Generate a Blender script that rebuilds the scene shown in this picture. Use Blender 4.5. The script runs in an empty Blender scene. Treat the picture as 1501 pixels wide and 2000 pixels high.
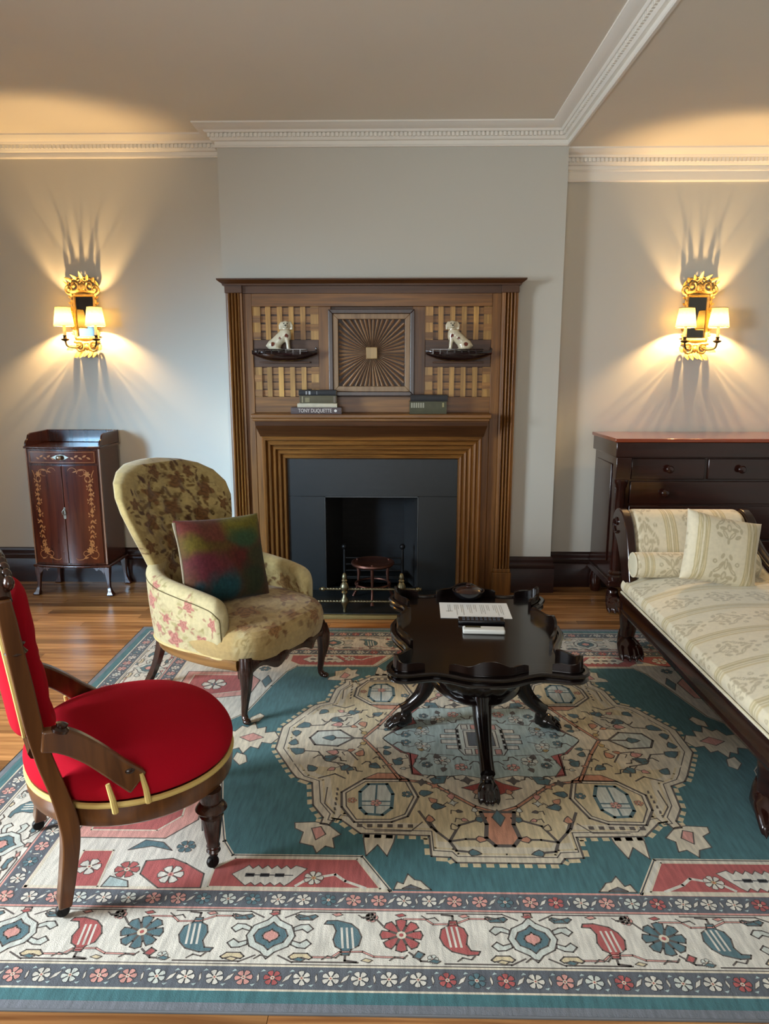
import bpy, bmesh, math, random
import numpy as np
from mathutils import Matrix, Vector

SC = bpy.context.scene
COL = SC.collection
R = math.radians
PI = math.pi

# ------------------------------------------------------------------ camera
cam_d = bpy.data.cameras.new('camera')
cam_d.sensor_fit = 'VERTICAL'
cam_d.sensor_height = 36.0
cam_d.sensor_width = 27.0
cam_d.lens = 1400 / 2000 * 36.0
cam_d.clip_start = 0.05
cam = bpy.data.objects.new('camera', cam_d)
cam.location = (0, 0, 1.5)
cam.rotation_euler = (R(90 - 11.1), 0, R(1.0))
COL.objects.link(cam)
SC.camera = cam

# ------------------------------------------------------------------ world, daylight, exposure
W = bpy.data.worlds.new('world')
SC.world = W
W.use_nodes = True
W.cycles.sampling_method = 'NONE'
W.node_tree.nodes['Background'].inputs[0].default_value = (0.72, 0.85, 1.0, 1)
W.node_tree.nodes['Background'].inputs[1].default_value = 1.0
SC.view_settings.view_transform = 'Standard'
SC.view_settings.look = 'None'
SC.view_settings.gamma = 1.0
SC.view_settings.use_curve_mapping = False
SC.view_settings.exposure = 0.45
SC.cycles.max_bounces = 5
SC.cycles.diffuse_bounces = 3
SC.cycles.glossy_bounces = 3
SC.cycles.transmission_bounces = 4
SC.cycles.caustics_reflective = False
SC.cycles.caustics_refractive = False
SC.cycles.adaptive_threshold = 0.05

# daylight entering through each of the two sash windows of the left wall, plus two added lamps: a wall patch and a rear fill
WINDOWS_LEFT = [(0.25, 1.55), (2.15, 3.35)]        # y ranges
WIN_Z = (0.55, 2.45)
X_LEFT, X_RIGHT, Y_REAR = -4.2, 3.3, -2.4
def daylight_fill_light(loc, aim, w, h, power, spread, color):
    ld = bpy.data.lights.new('window_daylight', 'AREA')
    ld.shape = 'RECTANGLE'; ld.size = w; ld.size_y = h; ld.energy = power; ld.color = color; ld.spread = R(spread)
    lo = bpy.data.objects.new('window_daylight', ld)
    lo.location = loc
    d = Vector(aim) - Vector(loc)
    lo.rotation_euler = d.to_track_quat('-Z', 'Y').to_euler()
    COL.objects.link(lo)
REAR_WIN = (-1.6, 0.6)                               # x range of the unseen window behind the camera, where the added fill lamp sits
ZM = (WIN_Z[0] + WIN_Z[1]) / 2
# sky seen through the near window, an added narrow blue lamp brightening the fireplace wall, the far window, an added fill lamp at the rear window, tilted up to the ceiling
daylight_fill_light((X_LEFT + 0.06, 0.90, ZM), (-0.9, 1.75, 0.1), 1.2, 1.8, 106.0, 100, (0.82, 0.92, 1.0))
daylight_fill_light((X_LEFT + 0.10, 0.90, ZM), (-1.05, 5.0, 0.62), 0.6, 1.1, 8.5, 34, (0.33, 0.66, 1.0))
daylight_fill_light((X_LEFT + 0.06, 2.75, ZM), (-1.2, 3.00, 0.3), 1.1, 1.8, 7.0, 130, (0.86, 0.94, 1.0))
daylight_fill_light(((REAR_WIN[0] + REAR_WIN[1]) / 2, Y_REAR + 0.06, ZM), (-0.5, 3.0, 2.6), 2.0, 1.8, 38.0, 150, (1.0, 0.98, 0.94))

# ------------------------------------------------------------------ helpers: mesh builder
def rotm(rx=0, ry=0, rz=0):
    return (Matrix.Rotation(rz, 4, 'Z') @ Matrix.Rotation(ry, 4, 'Y') @ Matrix.Rotation(rx, 4, 'X'))

def T(x, y, z): return Matrix.Translation((x, y, z))

class MB:
    def __init__(s): s.v = []; s.f = []
    def add(s, vs, fs, M=None):
        b = len(s.v)
        if M is not None: vs = [tuple(M @ Vector(p)) for p in vs]
        s.v += [tuple(p) for p in vs]
        s.f += [tuple(i + b for i in f) for f in fs]
        return s
    def box(s, x0, x1, y0, y1, z0, z1, M=None):
        v = [(x0,y0,z0),(x1,y0,z0),(x1,y1,z0),(x0,y1,z0),(x0,y0,z1),(x1,y0,z1),(x1,y1,z1),(x0,y1,z1)]
        f = [(0,3,2,1),(4,5,6,7),(0,1,5,4),(1,2,6,5),(2,3,7,6),(3,0,4,7)]
        return s.add(v, f, M)
    def prism(s, poly, z0, z1, M=None):
        """polygon in xy (ccw) extruded along z"""
        n = len(poly)
        v = [(p[0], p[1], z0) for p in poly] + [(p[0], p[1], z1) for p in poly]
        f = [tuple(range(n - 1, -1, -1)), tuple(range(n, 2 * n))]
        f += [(i, (i + 1) % n, n + (i + 1) % n, n + i) for i in range(n)]
        return s.add(v, f, M)
    def loft(s, rings, closed=True, cap=True, M=None, loop=False):
        n = len(rings[0]); v = [p for r in rings for p in r]; f = []
        m = len(rings)
        for i in range(m if loop else m - 1):
            a = i * n; b = ((i + 1) % m) * n
            for j in range(n if closed else n - 1):
                k = (j + 1) % n
                f.append((a + j, a + k, b + k, b + j))
        if cap and closed and not loop:
            f.append(tuple(range(n - 1, -1, -1))); f.append(tuple((m - 1) * n + j for j in range(n)))
        return s.add(v, f, M)
    def lathe(s, prof, n=24, c=(0, 0, 0), M=None, sx=1.0, sy=1.0):
        rings = []
        for r, z in prof:
            rings.append([(c[0] + sx * r * math.cos(2 * PI * j / n), c[1] + sy * r * math.sin(2 * PI * j / n), c[2] + z) for j in range(n)])
        return s.loft(rings, M=M)
    def tube(s, path, rad, n=10, M=None, flat=None, up=(0, 0, 1), loop=False):
        """sweep an ellipse along a path; rad scalar or list; flat: (a,b) factors, list or scalar"""
        P = [Vector(p) for p in path]; m = len(P)
        rings = []; prevN = None
        for i in range(m):
            if loop: t = P[(i + 1) % m] - P[i - 1]
            else: t = P[min(i + 1, m - 1)] - P[max(i - 1, 0)]
            t.normalize()
            if prevN is None:
                u = Vector(up)
                if abs(u.dot(t)) > 0.95: u = Vector((1, 0, 0))
                N = (u - t * u.dot(t)).normalized()
            else:
                N = (prevN - t * prevN.dot(t))
                N = N.normalized() if N.length > 1e-6 else prevN
            prevN = N; B = t.cross(N)
            r = rad[i] if isinstance(rad, (list, tuple)) else rad
            fa, fb = (flat[i] if isinstance(flat, list) else flat) if flat else (1, 1)
            rings.append([tuple(P[i] + N * (r * fa * math.cos(2 * PI * j / n)) + B * (r * fb * math.sin(2 * PI * j / n))) for j in range(n)])
        return s.loft(rings, M=M, loop=loop)
    def ball(s, c, r, n=14, m=9, M=None):
        if not isinstance(r, (list, tuple)): r = (r, r, r)
        v = [(c[0], c[1], c[2] - r[2])]; f = []
        for i in range(1, m):
            a = -PI / 2 + PI * i / m
            for j in range(n):
                b = 2 * PI * j / n
                v.append((c[0] + r[0] * math.cos(a) * math.cos(b), c[1] + r[1] * math.cos(a) * math.sin(b), c[2] + r[2] * math.sin(a)))
        v.append((c[0], c[1], c[2] + r[2])); top = len(v) - 1
        for j in range(n):
            k = (j + 1) % n
            f.append((0, 1 + k, 1 + j)); f.append((top, 1 + (m - 2) * n + j, 1 + (m - 2) * n + k))
            for i in range(m - 2):
                a = 1 + i * n; b = a + n
                f.append((a + j, a + k, b + k, b + j))
        return s.add(v, f, M)
    def grid(s, fn, nu, nv, M=None, wrapu=False):
        v = []; f = []
        for i in range(nu):
            for j in range(nv):
                v.append(tuple(fn(i / (nu if wrapu else nu - 1), j / (nv - 1))))
        for i in range(nu if wrapu else nu - 1):
            for j in range(nv - 1):
                a = i * nv + j; b = ((i + 1) % nu) * nv + j
                f.append((a, b, b + 1, a + 1))
        return s.add(v, f, M)
    def mesh(s, name, smooth=40):
        me = bpy.data.meshes.new(name)
        me.from_pydata(s.v, [], s.f)
        me.update()
        bm = bmesh.new(); bm.from_mesh(me)
        bmesh.ops.recalc_face_normals(bm, faces=bm.faces)
        bm.to_mesh(me); bm.free()
        if smooth:
            me.polygons.foreach_set('use_smooth', [True] * len(me.polygons))
            me.set_sharp_from_angle(angle=R(smooth))
        return me
    def build(s, name, mat, parent=None, world=False, smooth=40, bevel=0, seg=2, label=None, kind=None, weld=False):
        """world=True: vertices are world coordinates and the (unrotated) parent's place is taken off"""
        if world and parent is not None:
            o = parent; L = Vector((0, 0, 0))
            while o is not None: L += o.location; o = o.parent
            s.v = [(p[0] - L.x, p[1] - L.y, p[2] - L.z) for p in s.v]
        me = s.mesh(name, smooth)
        if weld:
            bm = bmesh.new(); bm.from_mesh(me); bmesh.ops.remove_doubles(bm, verts=bm.verts, dist=1e-5); bm.to_mesh(me); bm.free()
        return place(name, me, mat, parent, bevel=bevel, seg=seg, label=label, kind=kind)

def place(name, me, mat, parent=None, loc=(0, 0, 0), rot=(0, 0, 0), scale=(1, 1, 1), bevel=0, seg=2, label=None, kind=None):
    o = bpy.data.objects.new(name, me)
    if mat is not None and not me.materials: me.materials.append(mat)
    COL.objects.link(o)
    o.location = loc; o.rotation_euler = rot; o.scale = scale
    if parent is not None: o.parent = parent
    if bevel:
        b = o.modifiers.new('bevel', 'BEVEL'); b.width = bevel; b.segments = seg; b.limit_method = 'ANGLE'; b.angle_limit = R(35)
    if label: o['label'] = label
    if kind: o['kind'] = kind
    return o

def thing(name, label, cat, loc, rz=0, group=None):
    o = bpy.data.objects.new(name, None); COL.objects.link(o)
    o.empty_display_size = 0.05
    o.location = loc; o.rotation_euler = (0, 0, rz)
    o['label'] = label; o['category'] = cat
    if group: o['group'] = group
    return o

def tag(o, label, cat, group=None):
    o['label'] = label; o['category'] = cat
    if group: o['group'] = group
    return o

def struct(o, label=None, cat=None):
    o['kind'] = 'structure'
    if label: o['label'] = label
    if cat: o['category'] = cat
    return o

def bez(pts, n=24):
    """Catmull-Rom through pts"""
    P = [Vector(p) for p in pts]; out = []
    Q = [P[0] * 2 - P[1]] + P + [P[-1] * 2 - P[-2]]
    m = len(P) - 1
    for i in range(n + 1):
        t = i / n * m; k = min(int(t), m - 1); t -= k
        a, b, c, d = Q[k], Q[k + 1], Q[k + 2], Q[k + 3]
        out.append(0.5 * ((2 * b) + (c - a) * t + (2 * a - 5 * b + 4 * c - d) * t * t + (3 * b - a - 3 * c + d) * t ** 3))
    return out

def lerps(xs, n):
    xs = list(xs); m = len(xs) - 1; out = []
    for i in range(n + 1):
        t = i / n * m; k = min(int(t), m - 1); t -= k
        out.append(xs[k] * (1 - t) + xs[k + 1] * t)
    return out

def smin_mesh(name, mb, voxel, smooth_it=4):
    """fuse the overlapping solids of mb into one continuous surface"""
    me = bpy.data.meshes.new(name + '_src'); me.from_pydata(mb.v, [], mb.f); me.update()
    o = bpy.data.objects.new(name + '_src', me); COL.objects.link(o)
    m = o.modifiers.new('remesh', 'REMESH'); m.mode = 'VOXEL'; m.voxel_size = voxel
    if smooth_it:
        q = o.modifiers.new('smooth', 'SMOOTH'); q.factor = 0.5; q.iterations = smooth_it
    dg = bpy.context.evaluated_depsgraph_get()
    out = bpy.data.meshes.new_from_object(o.evaluated_get(dg))
    out.name = name
    bpy.data.objects.remove(o); bpy.data.meshes.remove(me)
    out.polygons.foreach_set('use_smooth', [True] * len(out.polygons))
    return out

# ------------------------------------------------------------------ numpy noise and colour painting
def _h(ix, iy, iz, seed):
    n = (ix * 374761393 + iy * 668265263 + iz * 2147483647 + seed * 1274126177) & 0xFFFFFFFF
    n = ((n ^ (n >> 13)) * 1274126177) & 0xFFFFFFFF
    return ((n ^ (n >> 16)) & 0xFFFF) / 65535.0

def vnoise(p, seed=0):
    p = np.asarray(p, float); i = np.floor(p).astype(np.int64); f = p - i; f = f * f * (3 - 2 * f)
    r = 0
    for dx in (0, 1):
        for dy in (0, 1):
            for dz in (0, 1):
                w = (f[:, 0] if dx else 1 - f[:, 0]) * (f[:, 1] if dy else 1 - f[:, 1]) * (f[:, 2] if dz else 1 - f[:, 2])
                r = r + w * _h(i[:, 0] + dx, i[:, 1] + dy, i[:, 2] + dz, seed)
    return r

def fbm(p, seed=0, oct=4):
    a = 0.5; s = 0; t = 0
    for k in range(oct):
        s = s + a * vnoise(np.asarray(p) * 2 ** k, seed + k * 7); t += a; a *= 0.5
    return s / t

def lin(c):
    """sRGB 0-255 to linear"""
    c = np.asarray(c, float) / 255.0
    return np.where(c <= 0.04045, c / 12.92, ((c + 0.055) / 1.055) ** 2.4)

def mix(a, b, t):
    t = np.clip(t, 0, 1)[:, None]
    return a * (1 - t) + b * t

def sstep(a, b, x): 
    t = np.clip((x - a) / (b - a), 0, 1); return t * t * (3 - 2 * t)

def paint(me, fn):
    n = len(me.vertices); co = np.zeros(n * 3); me.vertices.foreach_get('co', co)
    c = np.clip(fn(co.reshape(-1, 3)), 0, 1)
    at = me.color_attributes.new('Col', 'FLOAT_COLOR', 'POINT')
    at.data.foreach_set('color', np.concatenate([c, np.ones((n, 1))], 1).astype(np.float32).ravel())

# ------------------------------------------------------------------ materials
def _mat(name):
    m = bpy.data.materials.new(name); m.use_nodes = True
    nt = m.node_tree; b = nt.nodes['Principled BSDF']
    return m, nt, b

def L4(c): return tuple(float(x) for x in lin(c)) + (1.0,)

def plain(name, c, rough=0.5, metal=0.0, var=0.12, nscale=12.0, bump=0.0, bscale=60.0, coat=0.0, spec=0.5, sheen=0.0):
    m, nt, b = _mat(name)
    tc = nt.nodes.new('ShaderNodeTexCoord')
    no = nt.nodes.new('ShaderNodeTexNoise'); no.inputs['Scale'].default_value = nscale; no.inputs['Detail'].default_value = 1.5
    nt.links.new(tc.outputs['Object'], no.inputs['Vector'])
    mx = nt.nodes.new('ShaderNodeMix'); mx.data_type = 'RGBA'
    a = np.array(L4(c)); 
    mx.inputs['A'].default_value = tuple(a[:3] * (1 - var)) + (1,)
    mx.inputs['B'].default_value = tuple(np.minimum(a[:3] * (1 + var), 1)) + (1,)
    nt.links.new(no.outputs['Fac'], mx.inputs['Factor'])
    nt.links.new(mx.outputs['Result'], b.inputs['Base Color'])
    b.inputs['Roughness'].default_value = rough; b.inputs['Metallic'].default_value = metal
    b.inputs['Specular IOR Level'].default_value = spec
    b.inputs['Coat Weight'].default_value = coat; b.inputs['Coat Roughness'].default_value = 0.12
    b.inputs['Sheen Weight'].default_value = sheen
    if bump:
        n2 = nt.nodes.new('ShaderNodeTexNoise'); n2.inputs['Scale'].default_value = bscale; n2.inputs['Detail'].default_value = 1
        nt.links.new(tc.outputs['Object'], n2.inputs['Vector'])
        bp = nt.nodes.new('ShaderNodeBump'); bp.inputs['Strength'].default_value = bump; bp.inputs['Distance'].default_value = 0.01
        nt.links.new(n2.outputs['Fac'], bp.inputs['Height']); nt.links.new(bp.outputs['Normal'], b.inputs['Normal'])
    return m

def wood(name, c1, c2, rough=0.35, axis='z', scale=1.0, coat=0.0, contrast=1.0, rand=0.0, spec=0.5):
    """grain stretched along an axis of the object's own coordinates"""
    m, nt, b = _mat(name)
    tc = nt.nodes.new('ShaderNodeTexCoord'); mp = nt.nodes.new('ShaderNodeMapping')
    s = {'x': (1.2, 22, 22), 'y': (22, 1.2, 22), 'z': (22, 22, 1.2)}[axis]
    mp.inputs['Scale'].default_value = tuple(q * scale for q in s)
    nt.links.new(tc.outputs['Object'], mp.inputs['Vector'])
    no = nt.nodes.new('ShaderNodeTexNoise'); no.inputs['Scale'].default_value = 1.6; no.inputs['Detail'].default_value = 3.5; no.inputs['Distortion'].default_value = 0.6
    src = mp.outputs['Vector']
    oi = None
    if rand:
        oi = nt.nodes.new('ShaderNodeObjectInfo')
        ad = nt.nodes.new('ShaderNodeVectorMath'); ad.operation = 'ADD'
        ml = nt.nodes.new('ShaderNodeMath'); ml.operation = 'MULTIPLY'; ml.inputs[1].default_value = 40
        nt.links.new(oi.outputs['Random'], ml.inputs[0]); nt.links.new(ml.outputs[0], ad.inputs[1]); nt.links.new(src, ad.inputs[0])
        src = ad.outputs[0]
    nt.links.new(src, no.inputs['Vector'])
    rp = nt.nodes.new('ShaderNodeValToRGB')
    rp.color_ramp.elements[0].position = 0.5 - 0.22 / contrast; rp.color_ramp.elements[1].position = 0.5 + 0.22 / contrast
    rp.color_ramp.elements[0].color = L4(c1); rp.color_ramp.elements[1].color = L4(c2)
    nt.links.new(no.outputs['Fac'], rp.inputs['Fac'])
    out = rp.outputs['Color']
    if rand:
        hs = nt.nodes.new('ShaderNodeHueSaturation')
        mr = nt.nodes.new('ShaderNodeMapRange'); mr.inputs['To Min'].default_value = 1 - rand; mr.inputs['To Max'].default_value = 1 + rand
        nt.links.new(oi.outputs['Random'], mr.inputs['Value']); nt.links.new(mr.outputs['Result'], hs.inputs['Value'])
        nt.links.new(out, hs.inputs['Color']); out = hs.outputs['Color']
    nt.links.new(out, b.inputs['Base Color'])
    b.inputs['Roughness'].default_value = rough; b.inputs['Coat Weight'].default_value = coat; b.inputs['Coat Roughness'].default_value = 0.1
    b.inputs['Specular IOR Level'].default_value = spec
    bp = nt.nodes.new('ShaderNodeBump'); bp.inputs['Strength'].default_value = 0.08; bp.inputs['Distance'].default_value = 0.004
    nt.links.new(no.outputs['Fac'], bp.inputs['Height']); nt.links.new(bp.outputs['Normal'], b.inputs['Normal'])
    return m

def colmat(name, rough=0.85, bump=0.15, bscale=400.0, sheen=0.2, var=0.15, vscale=30.0, stretch=(1, 1, 1), coat=0.0, spec=0.3):
    """colours come from the mesh's own woven or painted pattern (attribute Col)"""
    m, nt, b = _mat(name)
    at = nt.nodes.new('ShaderNodeAttribute'); at.attribute_name = 'Col'
    tc = nt.nodes.new('ShaderNodeTexCoord'); mp = nt.nodes.new('ShaderNodeMapping'); mp.inputs['Scale'].default_value = stretch
    nt.links.new(tc.outputs['Object'], mp.inputs['Vector'])
    no = nt.nodes.new('ShaderNodeTexNoise'); no.inputs['Scale'].default_value = vscale; no.inputs['Detail'].default_value = 5
    nt.links.new(mp.outputs['Vector'], no.inputs['Vector'])
    mr = nt.nodes.new('ShaderNodeMapRange'); mr.inputs['From Min'].default_value = 0.3; mr.inputs['From Max'].default_value = 0.7
    mr.inputs['To Min'].default_value = 1 - var; mr.inputs['To Max'].default_value = 1 + var
    nt.links.new(no.outputs['Fac'], mr.inputs['Value'])
    hs = nt.nodes.new('ShaderNodeHueSaturation')
    nt.links.new(at.outputs['Color'], hs.inputs['Color']); nt.links.new(mr.outputs['Result'], hs.inputs['Value'])
    nt.links.new(hs.outputs['Color'], b.inputs['Base Color'])
    b.inputs['Roughness'].default_value = rough; b.inputs['Sheen Weight'].default_value = sheen
    b.inputs['Coat Weight'].default_value = coat; b.inputs['Specular IOR Level'].default_value = spec
    if bump:
        n2 = nt.nodes.new('ShaderNodeTexNoise'); n2.inputs['Scale'].default_value = bscale; n2.inputs['Detail'].default_value = 0.5
        nt.links.new(tc.outputs['Object'], n2.inputs['Vector'])
        bp = nt.nodes.new('ShaderNodeBump'); bp.inputs['Strength'].default_value = bump; bp.inputs['Distance'].default_value = 0.003
        nt.links.new(n2.outputs['Fac'], bp.inputs['Height']); nt.links.new(bp.outputs['Normal'], b.inputs['Normal'])
    return m

def glass(name):
    m, nt, b = _mat(name)
    b.inputs['Base Color'].default_value = (0.95, 0.98, 1, 1); b.inputs['Roughness'].default_value = 0.02
    b.inputs['Transmission Weight'].default_value = 1.0; b.inputs['IOR'].default_value = 1.45
    return m

def matte(name, c, var=0.02, nscale=2.0):
    m = bpy.data.materials.new(name); m.use_nodes = True; nt = m.node_tree
    nt.nodes.remove(nt.nodes['Principled BSDF'])
    d = nt.nodes.new('ShaderNodeBsdfDiffuse'); no = nt.nodes.new('ShaderNodeTexNoise'); tc = nt.nodes.new('ShaderNodeTexCoord'); mx = nt.nodes.new('ShaderNodeMix'); mx.data_type = 'RGBA'
    no.inputs['Scale'].default_value = nscale; no.inputs['Detail'].default_value = 0
    a = lin(c)
    mx.inputs['A'].default_value = tuple(a * (1 - var)) + (1,); mx.inputs['B'].default_value = tuple(a * (1 + var)) + (1,)
    nt.links.new(tc.outputs['Object'], no.inputs['Vector']); nt.links.new(no.outputs['Fac'], mx.inputs['Factor'])
    nt.links.new(mx.outputs['Result'], d.inputs['Color']); nt.links.new(d.outputs[0], nt.nodes['Material Output'].inputs['Surface'])
    return m
M_WALL = matte('wall_paint_pale_grey', (206, 203, 192))
M_CEIL = matte('ceiling_paint', (238, 231, 217))
M_TRIM = matte('cornice_paint_white', (246, 242, 232))
M_FLOOR = wood('floor_wood', (142, 92, 52), (202, 146, 90), rough=0.25, axis='x', scale=1.0, rand=0.42, contrast=1.2)
M_SUB = wood('subfloor_wood', (70, 38, 20), (98, 56, 30), rough=0.4, axis='x')
M_BASEB = wood('baseboard_mahogany', (30, 13, 10), (52, 24, 17), rough=0.3, axis='x')
M_OAK = wood('oak_golden_brown', (92, 56, 22), (144, 94, 40), rough=0.38, axis='z', scale=1.2)
M_OAKX = wood('oak_golden_brown_rail', (92, 56, 22), (144, 94, 40), rough=0.38, axis='x', scale=1.2)
M_OAKD = wood('oak_dark_rail', (62, 36, 18), (92, 56, 28), rough=0.4, axis='x', scale=1.2)
M_SLAT = wood('oak_lattice_slat', (140, 98, 44), (202, 152, 76), rough=0.35, axis='z', scale=1.5, rand=0.25)
M_SLATX = wood('oak_lattice_cross_slat', (104, 66, 30), (160, 110, 52), rough=0.4, axis='x', scale=1.5, rand=0.3)
M_DARKW = wood('dark_backing_wood', (40, 24, 16), (60, 38, 26), rough=0.5, axis='x')
M_SLATE = plain('slate_blue_grey', (22, 26, 27), 0.42, var=0.12, nscale=5, bump=0.05, bscale=30)
M_SOOT = plain('sooty_black_firebox', (17, 16, 15), 0.9, var=0.3, nscale=9, bump=0.3, bscale=40)
M_BLACKW = wood('ebonised_wood', (9, 6, 6), (24, 14, 12), rough=0.18, axis='x', coat=0.2)
M_MAHOG = wood('mahogany_red_brown', (48, 20, 12), (92, 44, 24), rough=0.22, axis='z', coat=0.4)
M_MAHOGD = wood('mahogany_dark', (24, 10, 8), (46, 20, 14), rough=0.22, axis='x', coat=0.4)
M_WALNUT = wood('walnut_frame', (66, 38, 20), (120, 76, 42), rough=0.32, axis='z', coat=0.2)
M_WALNUTD = wood('walnut_dark', (34, 18, 12), (66, 36, 22), rough=0.25, axis='z', coat=0.3)
M_BRASS = plain('aged_brass', (122, 118, 96), 0.40, metal=1.0, var=0.2, nscale=40)
M_IRON = plain('black_iron', (22, 20, 19), 0.5, metal=0.6, var=0.2)
M_COPPER = plain('dull_copper', (92, 60, 50), 0.42, metal=0.85, var=0.25, nscale=20)
M_GILT = plain('gilded_plaster', (176, 146, 84), 0.45, metal=0.55, var=0.35, nscale=60, bump=0.35, bscale=120)
# ================================================================== THE ROOM
Y_L, Y_B, Y_R = 5.0, 4.79, 4.93          # left alcove wall, chimney breast, right alcove wall
XB0, XB1 = -1.125, 1.055                 # chimney breast
Z_C, Z_C2 = 2.98, 2.865                  # main ceiling, lower ceiling right of the beam
OP = (-0.487, 0.145, 0.675)              # firebox opening
RUG = (-1.505, 2.205, 1.436, 4.034)

# floor: sub-floor slab with separate boards laid on it
fl = MB(); fl.box(X_LEFT - 0.2, X_RIGHT + 0.2, Y_REAR - 0.2, 5.3, -0.12, -0.012)
floor = struct(fl.build('floor', M_SUB))
floor['label'] = 'strip floor of warm brown boards'
random.seed(4)
pm = MB(); pm.box(0, 1, 0, 1, 0, 1)
BW = 0.072
plank_me = {}
def plank(x0, x1, y0):
    L_ = round((x1 - x0) / 0.1) * 0.1
    L_ = max(L_, 0.2)
    key = round(L_, 1)
    if key not in plank_me:
        b = MB(); b.box(0, key - 0.0015, 0, BW - 0.0034, 0, 0.012)
        plank_me[key] = b.mesh('floor_board', smooth=0)
        plank_me[key].materials.append(M_FLOOR)
    place('plank', plank_me[key], M_FLOOR, floor, (x0, y0, -0.012))
def plank_row(y, xa, xb):
    x = xa
    ln = random.choice([0.7, 1.0, 1.3, 1.6])
    while x < xb - 0.15:
        e = min(x + ln, xb)
        if xb - e < 0.3: e = xb
        e = x + round((e - x) / 0.1) * 0.1
        plank(x, e, y); x = e; ln = random.choice([1.2, 1.5, 1.8, 2.1])
nrow = int((5.0 - 1.20) / BW)
for i in range(nrow + 1):
    y = 5.0 - BW * (i + 1)
    if y > RUG[3] - 0.10: plank_row(y, -3.2, 2.9)
    elif y < RUG[2] + 0.10: plank_row(y, -1.6, 1.3)
    else: plank_row(y, -3.2, -1.4)

def wall_box(name, x0, x1, y0, y1, z0, z1, mat=M_WALL, label=None):
    b = MB(); b.box(x0, x1, y0, y1, z0, z1)
    return struct(b.build(name, mat, smooth=0), label)

wall_box('wall_back_alcove_left', X_LEFT - 0.1, XB0, Y_L, Y_L + 0.15, 0, Z_C, label='pale grey alcove wall left of the fireplace')
wall_box('wall_back_alcove_right', XB1, X_RIGHT + 0.1, Y_R, Y_R + 0.15, 0, Z_C2, label='cream alcove wall right of the fireplace')
# chimney breast, with the firebox hole left open
b = MB()
b.box(XB0, OP[0], Y_B, 5.15, 0, Z_C); b.box(OP[1], XB1, Y_B, 5.15, 0, Z_C); b.box(OP[0], OP[1], Y_B, 5.15, OP[2], Z_C)
struct(b.build('wall_chimney_breast', M_WALL, smooth=0), 'projecting grey chimney breast behind the fireplace')
# left wall pierced by two windows, rear wall by one
def pierced(name, axis, c0, c1, a0, a1, holes, z0, z1, ztop):
    b = MB(); cur = a0
    def bx(p, q, za, zb):
        if axis == 'x': b.box(c0, c1, p, q, za, zb)
        else: b.box(p, q, c0, c1, za, zb)
    for h0, h1 in holes:
        bx(cur, h0, 0, ztop); bx(h0, h1, 0, z0); bx(h0, h1, z1, ztop); cur = h1
    bx(cur, a1, 0, ztop)
    return struct(b.build(name, M_WALL, smooth=0))
pierced('wall_left', 'x', X_LEFT - 0.2, X_LEFT, Y_REAR - 0.1, 5.15, WINDOWS_LEFT, *WIN_Z, Z_C)
pierced('wall_rear', 'y', Y_REAR - 0.2, Y_REAR, X_LEFT - 0.1, X_RIGHT + 0.1, [REAR_WIN], *WIN_Z, Z_C)
wall_box('wall_right', X_RIGHT, X_RIGHT + 0.15, Y_REAR - 0.1, 5.1, 0, Z_C)
wall_box('ceiling', X_LEFT - 0.2, XB1 + 0.02, Y_REAR - 0.2, 5.2, Z_C, Z_C + 0.1, M_CEIL, 'high ceiling over the fireplace side')
wall_box('ceiling_lower', XB1, X_RIGHT + 0.2, Y_REAR - 0.2, 5.2, Z_C2, Z_C + 0.1, M_CEIL, 'lower ceiling right of the moulded beam')

M_GLASS = glass('window_glass')
def window(n, axis, c, a0, a1):
    b = MB(); w = 0.06
    def bx(bb, p, q, za, zb, d0=-0.03, d1=0.03):
        if axis == 'x': bb.box(c + d0, c + d1, p, q, za, zb)
        else: bb.box(p, q, c + d0, c + d1, za, zb)
    bx(b, a0, a0 + w, *WIN_Z); bx(b, a1 - w, a1, *WIN_Z); bx(b, a0 + w, a1 - w, WIN_Z[0], WIN_Z[0] + w); bx(b, a0 + w, a1 - w, WIN_Z[1] - w, WIN_Z[1])
    zm = sum(WIN_Z) / 2; bx(b, a0 + w, a1 - w, zm - 0.025, zm + 0.025)
    o = struct(b.build('window_%d' % n, M_TRIM, smooth=0, bevel=0.004))
    for za, zb in ((WIN_Z[0] + w, zm - 0.025), (zm + 0.025, WIN_Z[1] - w)):
        g = MB(); bx(g, a0 + w, a1 - w, za, zb, -0.004, 0.004); g.build('pane', M_GLASS, o, smooth=0)
for i, (a0, a1) in enumerate(WINDOWS_LEFT): window(i + 1, 'x', X_LEFT - 0.12, a0, a1)
window(3, 'y', Y_REAR - 0.12, *REAR_WIN)

# mouldings swept along the walls; the room lies on the right-hand side of the path
def sweep(mb, path, prof):
    n = len(path); rings = []
    for i, (px, py) in enumerate(path):
        def nrm(a, b_):
            dx, dy = b_[0] - a[0], b_[1] - a[1]; l = math.hypot(dx, dy); return (dy / l, -dx / l)
        if i == 0: m = nrm(path[0], path[1])
        elif i == n - 1: m = nrm(path[-2], path[-1])
        else:
            a = nrm(path[i - 1], path[i]); c = nrm(path[i], path[i + 1])
            d = 1 + a[0] * c[0] + a[1] * c[1]; m = ((a[0] + c[0]) / d, (a[1] + c[1]) / d)
        rings.append([(px + m[0] * o, py + m[1] * o, z) for o, z in prof])
    mb.loft(rings)

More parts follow.
